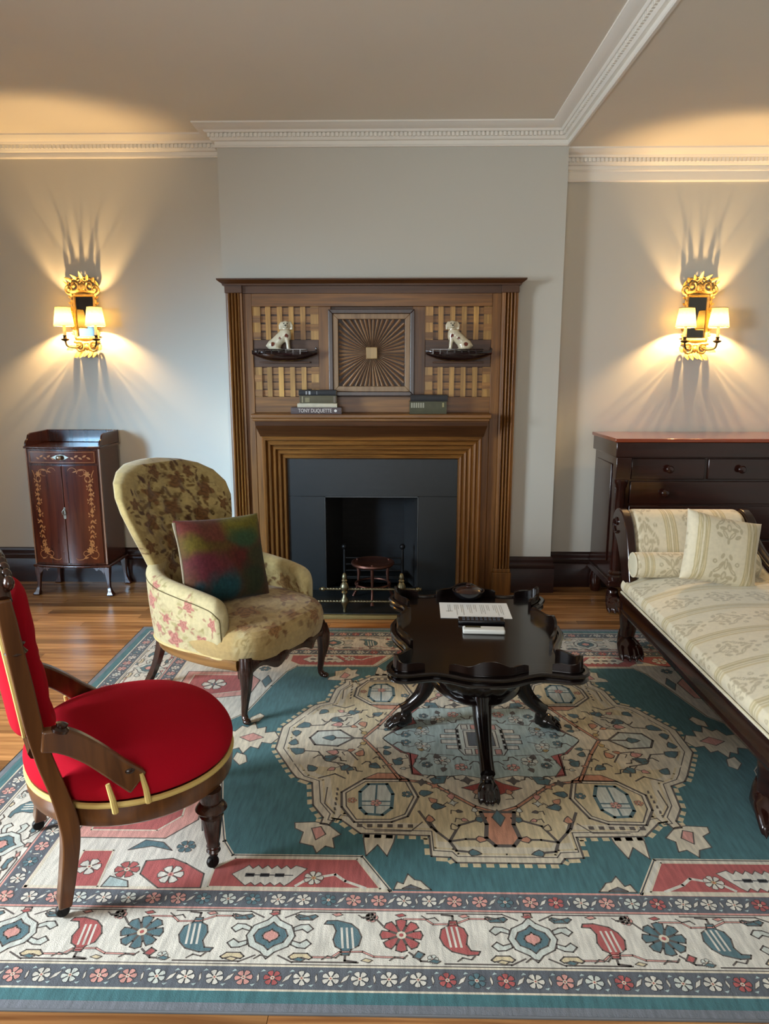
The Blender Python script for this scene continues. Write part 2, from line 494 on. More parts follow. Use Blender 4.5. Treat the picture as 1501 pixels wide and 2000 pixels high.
def cornice_prof(zt):
    zb = zt - 0.118
    return [(0, zb), (0.014, zb), (0.018, zb + 0.006), (0.014, zb + 0.013), (0.012, zb + 0.014), (0.012, zb + 0.034), (0.030, zb + 0.036), (0.034, zb + 0.042),
            (0.040, zb + 0.050), (0.042, zb + 0.072), (0.058, zb + 0.074), (0.064, zb + 0.080), (0.066, zb + 0.086), (0.085, zb + 0.090), (0.105, zb + 0.097), (0.118, zb + 0.107), (0.124, zb + 0.109), (0.124, zb + 0.118), (0, zb + 0.118)]
path_main = [(X_LEFT, Y_L), (XB0, Y_L), (XB0, Y_B), (XB1, Y_B), (XB1, Y_REAR)]
path_right = [(XB1, Y_R), (X_RIGHT, Y_R), (X_RIGHT, Y_REAR)]
b = MB(); sweep(b, path_main, cornice_prof(Z_C))
tr = struct(b.build('trim_1', M_TRIM, smooth=30), 'white moulded plaster cornice round the chimney breast and beam')
b = MB(); sweep(b, path_right, cornice_prof(Z_C2 - 0.0))
# right alcove cornice has a deeper frieze
b2 = MB(); sweep(b2, path_right, [(0, Z_C2 - 0.178), (0.013, Z_C2 - 0.178), (0.018, Z_C2 - 0.170), (0.012, Z_C2 - 0.160), (0.010, Z_C2 - 0.118), (0, Z_C2 - 0.118)])
tr2 = struct(b.build('trim_2', M_TRIM, smooth=30), 'plaster cornice of the right alcove')
b2.build('frieze_band', M_TRIM, tr2, smooth=30)
# dentil blocks: too small to pick apart singly
def dentils(path, zt, parent, segs):
    d = MB(); zb = zt - 0.118 + 0.050
    for (ax, ay), (bx_, by) in segs:
        l = math.hypot(bx_ - ax, by - ay); ux, uy = (bx_ - ax) / l, (by - ay) / l; nx, ny = uy, -ux
        k = int(l / 0.026)
        for i in range(k):
            c = (i + 0.5) * l / k
            q = [(ax + ux * (c + s * 0.008) + nx * o, ay + uy * (c + s * 0.008) + ny * o) for s, o in ((-1, 0.040), (1, 0.040), (1, 0.053), (-1, 0.053))]
            d.prism(q, zb, zb + 0.022)
    d.build('dentil_band', M_TRIM, parent, smooth=0, kind='stuff')
dentils(path_main, Z_C, tr, [((-3.2, Y_L), (XB0 - 0.05, Y_L)), ((XB0 - 0.05, Y_B), (XB1 - 0.05, Y_B)), ((XB1, Y_B - 0.05), (XB1, 1.5))])
dentils(path_right, Z_C2, tr2, [((XB1 + 0.01, Y_R), (3.2, Y_R))])

# skirting boards
sk = [(0, 0), (0.024, 0), (0.024, 0.165), (0.020, 0.172), (0.026, 0.178), (0.026, 0.192), (0.018, 0.200), (0.014, 0.218), (0.016, 0.228), (0.012, 0.244), (0.006, 0.252), (0, 0.252)]
def skirting(name, path, label=None):
    b = MB(); sweep(b, path, sk); struct(b.build(name, M_BASEB, smooth=30), label)
skirting('baseboard_left_alcove', [(X_LEFT, Y_L), (XB0, Y_L), (XB0, Y_B), (-1.09, Y_B)], 'dark wooden skirting of the left alcove')
skirting('baseboard_right_alcove', [(0.765, Y_B), (XB1, Y_B), (XB1, Y_R), (X_RIGHT, Y_R), (X_RIGHT, Y_REAR)], 'dark wooden skirting right of the fireplace')
skirting('baseboard_left', [(X_LEFT, Y_REAR), (X_LEFT, Y_L)], None)

# ================================================================== FIREPLACE
FX = -0.164                                    # centre of the surround
fp = thing('fireplace_surround', 'tall golden oak fireplace surround with fluted pilasters and mantel shelf', 'fireplace', (FX, Y_B, 0))
def part(mb, name, mat, parent=fp, **k): return mb.build(name, mat, parent, world=True, **k)
YF = 4.70
def reeded(x0, x1, yf, yb, nre=4):
    """plan of a reeded pilaster, ccw"""
    w = x1 - x0; e = 0.010; pts = [(x0, yb), (x0, yf), (x0 + e, yf)]
    rw = (w - 2 * e) / nre
    for i in range(nre):
        a = x0 + e + i * rw
        for k in range(1, 6):
            t = k / 6
            pts.append((a + rw * t, yf + 0.012 - 0.022 * math.sin(PI * t) ** 0.7 + 0.0))
        pts.append((a + rw, yf + 0.012) if i < nre - 1 else (x1 - e, yf))
    pts += [(x1, yf), (x1, yb)]
    return pts
for sgn in (-1, 1):
    xo = FX + sgn * 0.924; xi = FX + sgn * 0.822
    x0, x1 = min(xo, xi), max(xo, xi)
    b = MB(); b.prism(reeded(x0, x1, YF, Y_B), 0.19, 1.985); pl = part(b, 'pilaster', M_OAK, smooth=35)
    b = MB(); b.box(x0 - 0.012, x1 + 0.012, YF - 0.020, Y_B - 0.001, 0.0, 0.165); b.box(x0 - 0.006, x1 + 0.006, YF - 0.013, Y_B - 0.001, 0.165, 0.19); part(b, 'plinth', M_OAK, pl, bevel=0.004)
    b = MB(); b.box(x0 - 0.004, x1 + 0.004, YF - 0.012, Y_B - 0.001, 1.985, 2.04); part(b, 'capital', M_OAKD, pl, bevel=0.003)
    # inner stile beside the panels
    a0, a1 = sorted((FX + sgn * 0.822, FX + sgn * 0.765))
    b = MB(); b.box(a0, a1, YF + 0.022, Y_B, 0.0, 1.985); part(b, 'stile', M_OAK, bevel=0.002)
    # board beside the fire opening
    a0, a1 = sorted((FX + sgn * 0.765, FX + sgn * 0.713))
    b = MB(); b.box(a0, a1, YF + 0.026, Y_B, 0.0, 1.235); part(b, 'jamb_board', M_OAK, bevel=0.002)
# crown moulding and top rails
b = MB(); xa, xb = FX - 0.924, FX + 0.924
prof = [(0, 2.030), (0.014, 2.030), (0.016, 2.040), (0.030, 2.050), (0.040, 2.058), (0.044, 2.062), (0.044, 2.070), (0, 2.070)]
sweep(b, [(xa, Y_B), (xa, YF - 0.01), (xb, YF - 0.01), (xb, Y_B)], prof)
b.box(xa, xb, YF - 0.01, Y_B, 2.03, 2.07)
part(b, 'crown_moulding', M_OAKD, smooth=30)
b = MB(); b.box(FX - 0.822, FX + 0.822, YF + 0.012, Y_B, 1.985, 2.03); part(b, 'frieze', M_OAKD)
b = MB(); b.box(FX - 0.765, FX + 0.765, YF + 0.018, Y_B, 1.905, 1.985); part(b, 'top_rail', M_OAKX, bevel=0.002)
# back board of the overmantel
b = MB(); b.box(FX - 0.765, FX + 0.765, YF + 0.060, Y_B, 1.235, 1.905); part(b, 'back_board', M_OAKD)
# uprights beside the middle panel, bottom rail, shelf bands behind the two boats
for sgn in (-1, 1):
    a0, a1 = sorted((FX + sgn * 0.342, FX + sgn * 0.262))
    b = MB(); b.box(a0, a1, YF + 0.030, YF + 0.060, 1.235, 1.905); part(b, 'upright', M_OAK, bevel=0.002)
    a0, a1 = sorted((FX + sgn * 0.765, FX + sgn * 0.342))
    b = MB(); b.box(a0, a1, YF + 0.034, YF + 0.060, 1.527, 1.700); pb = part(b, 'panel_band', M_OAKD, bevel=0.002)
    b = MB(); b.box(a0 + 0.05, a1 - 0.05, YF - 0.045, YF + 0.034, 1.553, 1.561); part(b, 'bracket_shelf', M_OAKD, pb, bevel=0.002)
b = MB(); b.box(FX - 0.765, FX + 0.765, YF + 0.028, YF + 0.060, 1.235, 1.338); part(b, 'bottom_rail', M_OAKX, bevel=0.002)
# woven lattice panels, every slat a part
random.seed(2)
vs_me = {}; 
for sgn in (-1, 1):
    a0, a1 = sorted((FX + sgn * 0.765, FX + sgn * 0.342)); wd = a1 - a0
    for (z0, z1) in ((1.338, 1.527), (1.700, 1.905)):
        hh = z1 - z0
        for i in range(4):
            w = 0.040; zc = z0 + (i + 0.5) * hh / 4
            k = ('h', round(wd, 3))
            if k not in vs_me:
                q = MB(); q.box(-wd / 2, wd / 2, -0.004, 0.004, -w / 2, w / 2); vs_me[k] = q.mesh('cross_slat', 0); vs_me[k].materials.append(M_SLATX)
            place('slat', vs_me[k], None, fp, ((a0 + a1) / 2 - FX, YF + 0.050 - Y_B, zc))
        nv = 6
        for i in range(nv):
            edge = i in (0, nv - 1) 
            w = 0.050 if i == (0 if sgn < 0 else nv - 1) or i == (nv - 1 if sgn < 0 else 0) else 0.032
            xc = a0 + 0.025 + i * (wd - 0.05) / (nv - 1)
            k = ('v', w, round(hh, 3))
            if k not in vs_me:
                q = MB(); q.box(-w / 2, w / 2, -0.005, 0.005, -hh / 2, hh / 2); vs_me[k] = q.mesh('upright_slat', 0); vs_me[k].materials.append(M_SLAT)
            place('slat', vs_me[k], None, fp, (xc - FX, YF + 0.040 - Y_B, (z0 + z1) / 2))
            if edge:   # little blocks woven over the broad outer slats
                for j in range(4):
                    kk = ('b', 1)
                    if kk not in vs_me:
                        q = MB(); q.box(-0.026, 0.026, -0.004, 0.004, -0.021, 0.021); vs_me[kk] = q.mesh('woven_block', 0); vs_me[kk].materials.append(M_SLATX)
                    if j % 2 == (0 if i == 0 else 1): place('slat', vs_me[kk], None, fp, (xc - FX, YF + 0.033 - Y_B, z0 + (j + 0.5) * hh / 4))
# mantel shelf with its tapering frieze
sh0, sh1 = FX - 0.762, FX + 0.758
b = MB(); b.box(sh0, sh1, 4.545, YF + 0.03, 1.208, 1.235); msh = part(b, 'mantel_shelf', M_OAKX, bevel=0.006, seg=3)
b = MB(); b.box(sh0 + 0.01, sh1 - 0.01, 4.560, YF + 0.03, 1.190, 1.208); part(b, 'shelf_moulding', M_OAKX, msh, bevel=0.005)
b = MB()
b.loft([[(sh0 + 0.02, 4.572, 1.190), (sh1 - 0.02, 4.572, 1.190), (sh1 - 0.02, YF + 0.03, 1.190), (sh0 + 0.02, YF + 0.03, 1.190)],
        [(sh0 + 0.022, 4.578, 1.160), (sh1 - 0.022, 4.578, 1.160), (sh1 - 0.022, YF + 0.03, 1.160), (sh0 + 0.022, YF + 0.03, 1.160)],
        [(FX - 0.722, 4.645, 1.085), (FX + 0.722, 4.645, 1.085), (FX + 0.722, YF + 0.03, 1.085), (FX - 0.722, YF + 0.03, 1.085)]])
part(b, 'shelf_frieze', M_OAKD, smooth=0)
# stepped mouldings framing the slate: mitred, four on each side
NS = 5
ox, ix, oz, iz = 0.713, 0.568, 1.085, 0.928
for k in range(NS):
    t0, t1 = k / NS, (k + 1) / NS
    a, c = ox + (ix - ox) * t0, ox + (ix - ox) * t1
    za, zc = oz + (iz - oz) * t0, oz + (iz - oz) * t1
    yf = 4.640 + 0.019 * k
    def bar(poly):
        mm = MB(); n = len(poly)
        pts = [(p[0], yf + (0.0 if i in (0, 1) else 0.011), p[1]) for i, p in enumerate(poly)]
        mid = 0.35
        o0, o1, i1, i0 = poly
        m0 = (o0[0] + (i0[0] - o0[0]) * mid, o0[1] + (i0[1] - o0[1]) * mid); m1 = (o1[0] + (i1[0] - o1[0]) * mid, o1[1] + (i1[1] - o1[1]) * mid)
        r0 = [(o0[0], YF + 0.05, o0[1]), (o0[0], yf + 0.008, o0[1]), (m0[0], yf, m0[1]), (m0[0]*.4+i0[0]*.6, yf+0.004, m0[1]*.4+i0[1]*.6), (i0[0], yf + 0.026, i0[1]), (i0[0], YF + 0.05, i0[1])]
        r1 = [(o1[0], YF + 0.05, o1[1]), (o1[0], yf + 0.008, o1[1]), (m1[0], yf, m1[1]), (m1[0]*.4+i1[0]*.6, yf+0.004, m1[1]*.4+i1[1]*.6), (i1[0], yf + 0.026, i1[1]), (i1[0], YF + 0.05, i1[1])]
        mm.loft([r0, r1]); return mm
    part(bar([(FX - a, 0.029), (FX - a, za), (FX - c, zc), (FX - c, 0.029)]), 'jamb_moulding', M_OAK, smooth=50)
    part(bar([(FX + a, za), (FX + a, 0.029), (FX + c, 0.029), (FX + c, zc)]), 'jamb_moulding', M_OAK, smooth=50)
    part(bar([(FX - a, za), (FX + a, za), (FX + c, zc), (FX - c, zc)]), 'head_moulding', M_OAKX, smooth=50)
# slate slips
b = MB(); b.box(FX - ix, OP[0], 4.745, Y_B, 0.0, 0.675); part(b, 'slate_panel', M_SLATE, label='upright slate slab left of the grate', bevel=0.002)
b = MB(); b.box(OP[1], FX + ix, 4.745, Y_B, 0.0, 0.675); part(b, 'slate_panel', M_SLATE, label='upright slate slab right of the grate', bevel=0.002)
b = MB(); b.box(FX - ix, FX + ix, 4.745, Y_B, 0.675, iz); part(b, 'slate_panel', M_SLATE, label='slate lintel slab', bevel=0.002)
b = MB()
b.box(OP[0], OP[0] + 0.006, 4.742, Y_B, 0, OP[2]); b.box(OP[1] - 0.006, OP[1], 4.742, Y_B, 0, OP[2]); b.box(OP[0], OP[1], 4.742, Y_B, OP[2] - 0.006, OP[2])
part(b, 'opening_trim', plain('steel_trim', (92, 96, 98), 0.3, metal=0.9), label='thin steel edge round the fire opening')
# firebox
b = MB(); x0, x1, zt, yb = OP[0] + 0.001, OP[1] - 0.001, OP[2] - 0.001, 5.13
xs = 0.09
b.add([(x0, Y_B, 0), (x1, Y_B, 0), (x1 - xs, yb, 0), (x0 + xs, yb, 0), (x0, Y_B, zt), (x1, Y_B, zt), (x1 - xs, yb, zt), (x0 + xs, yb, zt)],
      [(0, 1, 2, 3), (4, 5, 6, 7), (0, 3, 7, 4), (1, 2, 6, 5), (3, 2, 6, 7)])
M_FIREBRICK, nt, bs = _mat('sooty_firebrick')
tcn = nt.nodes.new('ShaderNodeTexCoord'); br = nt.nodes.new('ShaderNodeTexBrick'); br.inputs['Scale'].default_value = 9
br.inputs['Color1'].default_value = L4((20, 17, 16)); br.inputs['Color2'].default_value = L4((14, 12, 11)); br.inputs['Mortar'].default_value = L4((10, 10, 10))
mpn = nt.nodes.new('ShaderNodeMapping'); mpn.inputs['Rotation'].default_value = (R(90), 0, 0)
nt.links.new(tcn.outputs['Object'], mpn.inputs['Vector']); nt.links.new(mpn.outputs['Vector'], br.inputs['Vector']); nt.links.new(br.outputs['Color'], bs.inputs['Base Color'])
bs.inputs['Roughness'].default_value = 0.9
part(b, 'firebox', M_FIREBRICK, smooth=0)

# hearth
b = MB(); b.box(FX - 0.80, FX + 0.80, 4.235, 4.72, 0.0, 0.028); b.box(OP[0] + 0.008, OP[1] - 0.008, 4.72, 4.80, 0.0, 0.028)
he = tag(b.build('hearth', M_SLATE, bevel=0.003), 'low dark slate hearth in front of the fireplace', 'hearth')
b = MB(); b.box(FX - 0.81, FX + 0.81, 4.205, 4.235, 0.0, 0.024); b.build('edge_strip', plain('hearth_edge_brass', (150, 138, 92), 0.45, metal=0.6, var=0.15), he, label='dull brass edging strip', bevel=0.003)
# ================================================================== WALL SCONCES
def shade_mat():
    m = bpy.data.materials.new('pleated_silk_shade'); m.use_nodes = True; nt = m.node_tree
    nt.nodes.remove(nt.nodes['Principled BSDF'])
    d = nt.nodes.new('ShaderNodeBsdfDiffuse'); t = nt.nodes.new('ShaderNodeBsdfTranslucent'); mx = nt.nodes.new('ShaderNodeMixShader')
    tc = nt.nodes.new('ShaderNodeTexCoord'); no = nt.nodes.new('ShaderNodeTexNoise'); no.inputs['Scale'].default_value = 60
    rp = nt.nodes.new('ShaderNodeValToRGB'); rp.color_ramp.elements[0].color = (0.80, 0.62, 0.22, 1); rp.color_ramp.elements[1].color = (0.90, 0.76, 0.34, 1)
    nt.links.new(tc.outputs['Object'], no.inputs['Vector']); nt.links.new(no.outputs['Fac'], rp.inputs['Fac'])
    nt.links.new(rp.outputs['Color'], d.inputs['Color']); nt.links.new(rp.outputs['Color'], t.inputs['Color'])
    mx.inputs[0].default_value = 0.07
    nt.links.new(d.outputs[0], mx.inputs[1]); nt.links.new(t.outputs[0], mx.inputs[2])
    nt.links.new(mx.outputs[0], nt.nodes['Material Output'].inputs['Surface'])
    return m
M_SHADE = shade_mat()
M_BULB, nt, bs = _mat('lit_candle_bulb')
bs.inputs['Base Color'].default_value = (1, 0.9, 0.7, 1)
bs.inputs['Emission Color'].default_value = (1.0, 0.63, 0.27, 1); bs.inputs['Emission Strength'].default_value = 5600.0
M_MIRROR = plain('old_mirror_glass', (104, 100, 94), 0.06, metal=1.0, var=0.1, nscale=8)
M_CANDLE = plain('candle_sleeve_ivory', (235, 225, 190), 0.5)

def leaf_blade(mb, base, ang, ln, w, curl=0.03, side=0.0, n=9):
    """pointed leaf growing in the wall plane (x,z) at angle ang from +z, its tip curling forward (-y)"""
    pts = []; rad = []
    for i in range(n + 1):
        t = i / n
        a = ang + side * t
        pts.append((base[0] + math.sin(a) * ln * t, base[1] - curl * t * t, base[2] + math.cos(a) * ln * t))
        rad.append(max(0.0008, w * (math.sin(PI * min(1, 0.12 + 0.88 * t)) ** 0.8)))
    mb.tube(pts, rad, n=8, up=(0, -1, 0), flat=(0.18, 1.0))

def scroll(mb, c, r0, turns, a0, hand, th, n=26, y=0.0, rise=0.012):
    pts = []; rad = []
    for i in range(n + 1):
        t = i / n; a = a0 + hand * turns * 2 * PI * t; r = r0 * (1 - 0.86 * t)
        pts.append((c[0] + r * math.cos(a), y - rise * t, c[1] + r * math.sin(a)))
        rad.append(th * (1 - 0.45 * t))
    mb.tube(pts, rad, n=7, up=(0, -1, 0))

def sconce(loc, label):
    s = thing('wall_sconce', label, 'wall lamp', loc, 0, 'gilded mirror sconces')
    Z0 = -0.075
    # back plate, mirror and frame; origin = middle of the mirror on the wall, -y points into the room
    b = MB(); b.box(-0.078, 0.078, -0.012, -0.001, -0.165, 0.150); bp = b.build('back_plate', M_GILT, s, bevel=0.003)
    b = MB(); b.box(-0.058, 0.058, -0.0155, -0.012, -0.135, 0.130); b.build('mirror', M_MIRROR, s)
    fr = MB()
    for x in (-0.070, 0.070):
        fr.tube([(x, -0.016, -0.15), (x, -0.016, 0.145)], 0.013, n=10)
    for z in (-0.146, 0.139):
        fr.tube([(-0.078, -0.016, z), (0.078, -0.016, z)], 0.013, n=10)
    f = fr.build('frame', M_GILT, s)
    lf = MB()
    for k in range(7):                                   # carved husks along the two uprights
        z = -0.125 + k * 0.040
        for sx in (-1, 1):
            leaf_blade(lf, (sx * 0.070, -0.024, z), sx * 0.45, 0.036, 0.010, 0.010)
            leaf_blade(lf, (sx * 0.078, -0.018, z), sx * 1.1, 0.028, 0.008, 0.010)
    lf.build('husk_carving', M_GILT, f)
    # crest of scrolls and leaves
    c = MB()
    for sx in (-1, 1):
        scroll(c, (sx * 0.052, 0.195), 0.046, 1.6, PI / 2 if sx > 0 else PI / 2, -sx, 0.010, y=-0.030)
        scroll(c, (sx * 0.086, 0.172), 0.030, 1.4, -PI / 2, sx, 0.008, y=-0.034)
        scroll(c, (sx * 0.020, 0.235), 0.022, 1.2, -PI / 2, -sx, 0.007, y=-0.030)
        c.ball((sx * 0.052, -0.040, 0.195), 0.012, n=10, m=6); c.ball((sx * 0.086, -0.044, 0.172), 0.009, n=10, m=6)
    c.ball((0, -0.036, 0.185), (0.022, 0.012, 0.026), n=12, m=8)
    c.tube([(-0.095, -0.022, 0.155), (0, -0.026, 0.165), (0.095, -0.022, 0.155)], 0.012, n=8)
    cr = c.build('crest', M_GILT, s)
    for (x, z, a, ln, w, sd) in [(0, 0.215, 0.0, 0.066, 0.013, 0), (-0.026, 0.215, -0.30, 0.056, 0.012, -0.3), (0.026, 0.215, 0.30, 0.056, 0.012, 0.3),
                                 (-0.060, 0.210, -0.5, 0.052, 0.013, -0.4), (0.060, 0.210, 0.5, 0.052, 0.013, 0.4), (-0.092, 0.185, -0.9, 0.042, 0.012, 0.5), (0.092, 0.185, 0.9, 0.042, 0.012, -0.5)]:
        l = MB(); leaf_blade(l, (x, -0.030, z), a, ln, w, 0.046, sd); l.build('crest_leaf', M_GILT, cr)
    # apron under the mirror
    a = MB()
    a.tube([(-0.088, -0.020, -0.168), (0, -0.026, -0.180), (0.088, -0.020, -0.168)], 0.012, n=8)
    for sx in (-1, 1):
        scroll(a, (sx * 0.048, -0.205), 0.036, 1.5, PI / 2, sx, 0.009, y=-0.028)
        a.ball((sx * 0.048, -0.036, -0.205), 0.011, n=10, m=6)
    a.ball((0, -0.034, -0.205), (0.015, 0.012, 0.02), n=10, m=7)
    ap = a.build('apron', M_GILT, s)
    for (x, z, an, ln, w) in [(0, -0.215, PI, 0.050, 0.012), (-0.045, -0.228, PI + 0.35, 0.046, 0.013), (0.045, -0.228, PI - 0.35, 0.046, 0.013), (-0.080, -0.195, PI + 0.8, 0.040, 0.013), (0.080, -0.195, PI - 0.8, 0.040, 0.013), (-0.022, -0.222, PI + 0.15, 0.050, 0.013), (0.022, -0.222, PI - 0.15, 0.050, 0.013)]:
        l = MB(); leaf_blade(l, (x, -0.028, z), an, ln * 1.15, w * 1.5, 0.062); l.build('apron_leaf', M_GILT, ap)
    # two arms
    for sx in (-1, 1):
        cx, cy = sx * 0.105, -0.118
        am = MB()
        am.tube(bez([(sx * 0.030, -0.022, -0.185), (sx * 0.060, -0.075, -0.210), (sx * 0.095, -0.112, -0.200), (cx, cy, -0.165)], 18), 0.0065, n=8)
        am.lathe([(0.002, -0.172), (0.020, -0.166), (0.027, -0.158), (0.027, -0.155), (0.012, -0.152), (0.010, -0.140), (0.015, -0.132), (0.002, -0.131)], 18, (cx, cy, 0))
        arm = am.build('arm', plain('dark_bronze_arm', (60, 48, 30), 0.4, metal=0.8) if 'dark_bronze_arm' not in bpy.data.materials else bpy.data.materials['dark_bronze_arm'], s, label='dark bronze candle arm')
        q = MB(); q.lathe([(0.0095, -0.131), (0.0095, -0.052), (0.004, -0.050)], 14, (cx, cy, 0)); q.build('candle_sleeve', M_CANDLE, arm)
        q = MB(); q.ball((cx, cy, -0.028), (0.008, 0.008, 0.013), n=12, m=8); q.build('bulb', M_BULB, arm)
        q = MB(); nn = 40                                 # pleated shade, open above and below
        zb, zt, rb, rt = -0.072, 0.050, 0.064, 0.046
        ring = lambda r, z, ph: [(cx + (r + 0.0012 * (j % 2)) * math.cos(2 * PI * j / nn), cy + (r + 0.0012 * (j % 2)) * math.sin(2 * PI * j / nn), z) for j in range(nn)]
        q.loft([ring(rb, zb, 0), ring(rb * .5 + rt * .5, (zb + zt) / 2, 0), ring(rt, zt, 0)], cap=False)
        sd = q.build('shade', M_SHADE, arm, smooth=60)
        q = MB()
        for r, z in ((rb + 0.001, zb), (rt + 0.001, zt)):
            q.tube([(cx + r * math.cos(2 * PI * j / 28), cy + r * math.sin(2 * PI * j / 28), z) for j in range(28)], 0.0018, n=6, loop=True)
        for k in range(3):
            an = k * 2 * PI / 3
            q.tube([(cx, cy, zt - 0.012), (cx + rt * math.cos(an), cy + rt * math.sin(an), zt)], 0.0008, n=5)
        q.build('shade_ring', bpy.data.materials.get('shade_trim_brown') or plain('shade_trim_brown', (96, 78, 40), 0.6), arm)
    return s
sconce((-2.112, Y_L, 1.868), 'gilded mirror sconce with two lit shades on the wall above the small marquetry cabinet')
sconce((1.968, Y_R, 1.850), 'gilded mirror sconce with two lit shades on the wall above the large dark chest')

# ================================================================== SUNBURST PANEL
sp = thing('sunburst_panel', 'framed square panel of carved rays bursting from a small central block', 'wall panel', (-0.164, YF + 0.03, 1.346))
spx = -0.164
M_FRD = wood('panel_outer_frame_dark', (34, 18, 12), (58, 32, 22), rough=0.3, axis='z')
M_FRL = wood('panel_inner_frame', (118, 90, 62), (158, 126, 90), rough=0.4, axis='z')
M_RAY = wood('panel_ray', (150, 116, 88), (196, 160, 124), rough=0.4, axis='x', rand=0.18)
Z0, Z1, XA, XC = 1.346, 1.884, spx - 0.272, spx + 0.272
def frame4(mb, xa, xb, za, zb, w, yf, yb):
    o = [(xa, za), (xb, za), (xb, zb), (xa, zb)]; i = [(xa + w, za + w), (xb - w, za + w), (xb - w, zb - w), (xa + w, zb - w)]
    for k in range(4):
        n = (k + 1) % 4
        q = [o[k], o[n], i[n], i[k]]
        mb.loft([[(p[0], yb, p[1]) for p in q], [(p[0], yf, p[1]) for p in q]])
b = MB(); frame4(b, XA, XC, Z0, Z1, 0.026, 4.665, YF + 0.03); b.build('outer_frame', M_FRD, sp, world=True, bevel=0.003, smooth=0)
b = MB(); frame4(b, XA + 0.026, XC - 0.026, Z0 + 0.026, Z1 - 0.026, 0.034, 4.676, YF + 0.03); b.build('inner_frame', M_FRL, sp, world=True, bevel=0.003, smooth=0)
b = MB(); b.box(XA + 0.03, XC - 0.03, 4.712, YF + 0.029, Z0 + 0.03, Z1 - 0.03); b.build('backing', M_DARKW, sp, world=True)
hz = (Z1 - Z0) / 2; hi = hz - 0.060; zc = (Z0 + Z1) / 2
NR = 48
for k in range(NR):
    a = 2 * PI * (k + 0.5) / NR
    Ln = hi / max(abs(math.cos(a)), abs(math.sin(a)))
    key = round(Ln, 4)
    me = bpy.data.meshes.get('ray_%g' % key)
    if me is None:
        q = MB(); r0 = 0.028
        q.loft([[(r0, 0.0, -0.0018), (r0, 0.0, 0.0018), (r0, -0.012, 0.0)], [(Ln, 0.0, -0.0095), (Ln, 0.0, 0.0095), (Ln, -0.020, 0.0)]])
        me = q.mesh('ray_%g' % key, 0); me.materials.append(M_RAY)
    place('ray', me, None, sp, (0, 4.7115 - (YF + 0.03), zc - Z0), (0, -a, 0))
b = MB(); b.box(spx - 0.036, spx + 0.036, 4.683, 4.712, zc - 0.036, zc + 0.036); b.build('centre_block', wood('pale_block', (150, 118, 68), (186, 150, 92), axis='z'), sp, world=True, bevel=0.003)

# ================================================================== BOATS AND CHINA DOGS
M_BOAT = plain('dark_lacquered_boat', (30, 16, 16), 0.15, var=0.3, nscale=15, coat=0.5)
def boat(xc, flip, label):
    zb = 1.5615
    s = thing('boat_dish', label, 'boat dish', (xc, 4.648, zb), 0, 'dark boats on the overmantel brackets')
    n = 26; rings = []
    for i in range(n + 1):
        u = -1 + 2 * i / n; x = u * 0.208 * flip
        w = 0.046 * (1 - abs(u) ** 2.6) ** 0.8 + 0.003
        keel = 0.046 * abs(u) ** 2.4
        top = 0.054 + 0.016 * abs(u) ** 3
        rings.append([(x, w, top), (x, w * 0.95, (top + keel) / 2), (x, w * 0.45, keel + 0.003), (x, 0, keel), (x, -w * 0.45, keel + 0.003), (x, -w * 0.95, (top + keel) / 2), (x, -w, top),
                      (x, -w * 0.82, top), (x, -w * 0.7, min(top - 0.004, keel + 0.030)), (x, w * 0.7, min(top - 0.004, keel + 0.030)), (x, w * 0.82, top)])
    b = MB(); b.loft(rings); h = b.build('hull', M_BOAT, s, smooth=50)
    b = MB(); b.box(-0.15, 0.15, -0.034, 0.034, 0.060, 0.066); b.build('deck', M_BOAT, s, bevel=0.002)
    for k in range(7):                                   # little posts of the rail
        b = MB(); x = (-0.165 + k * 0.045) * flip; b.box(x - 0.004, x + 0.004, -0.047, -0.041, 0.045, 0.072); b.build('rail_post', M_BOAT, s)
    b = MB(); b.tube([(-0.19 * flip, -0.030, 0.075), (-0.1 * flip, -0.044, 0.074), (0.1 * flip, -0.044, 0.074), (0.15 * flip, -0.036, 0.074)], 0.003, n=6); b.build('rail', M_BOAT, s)
    b = MB(); b.tube([(0.196 * flip, 0, 0.060), (0.206 * flip, 0, 0.076), (0.196 * flip, 0, 0.088)], [0.008, 0.007, 0.004], n=8); b.build('prow', M_BOAT, s)
    return s
boat(-0.715, 1, 'dark boat-shaped dish under the left china dog')
boat(0.388, 1, 'glossy dark boat-shaped dish under the right china dog')
M_CHINA = colmat('glazed_china', rough=0.18, bump=0.0, sheen=0.0, var=0.06, coat=0.4, spec=0.5)
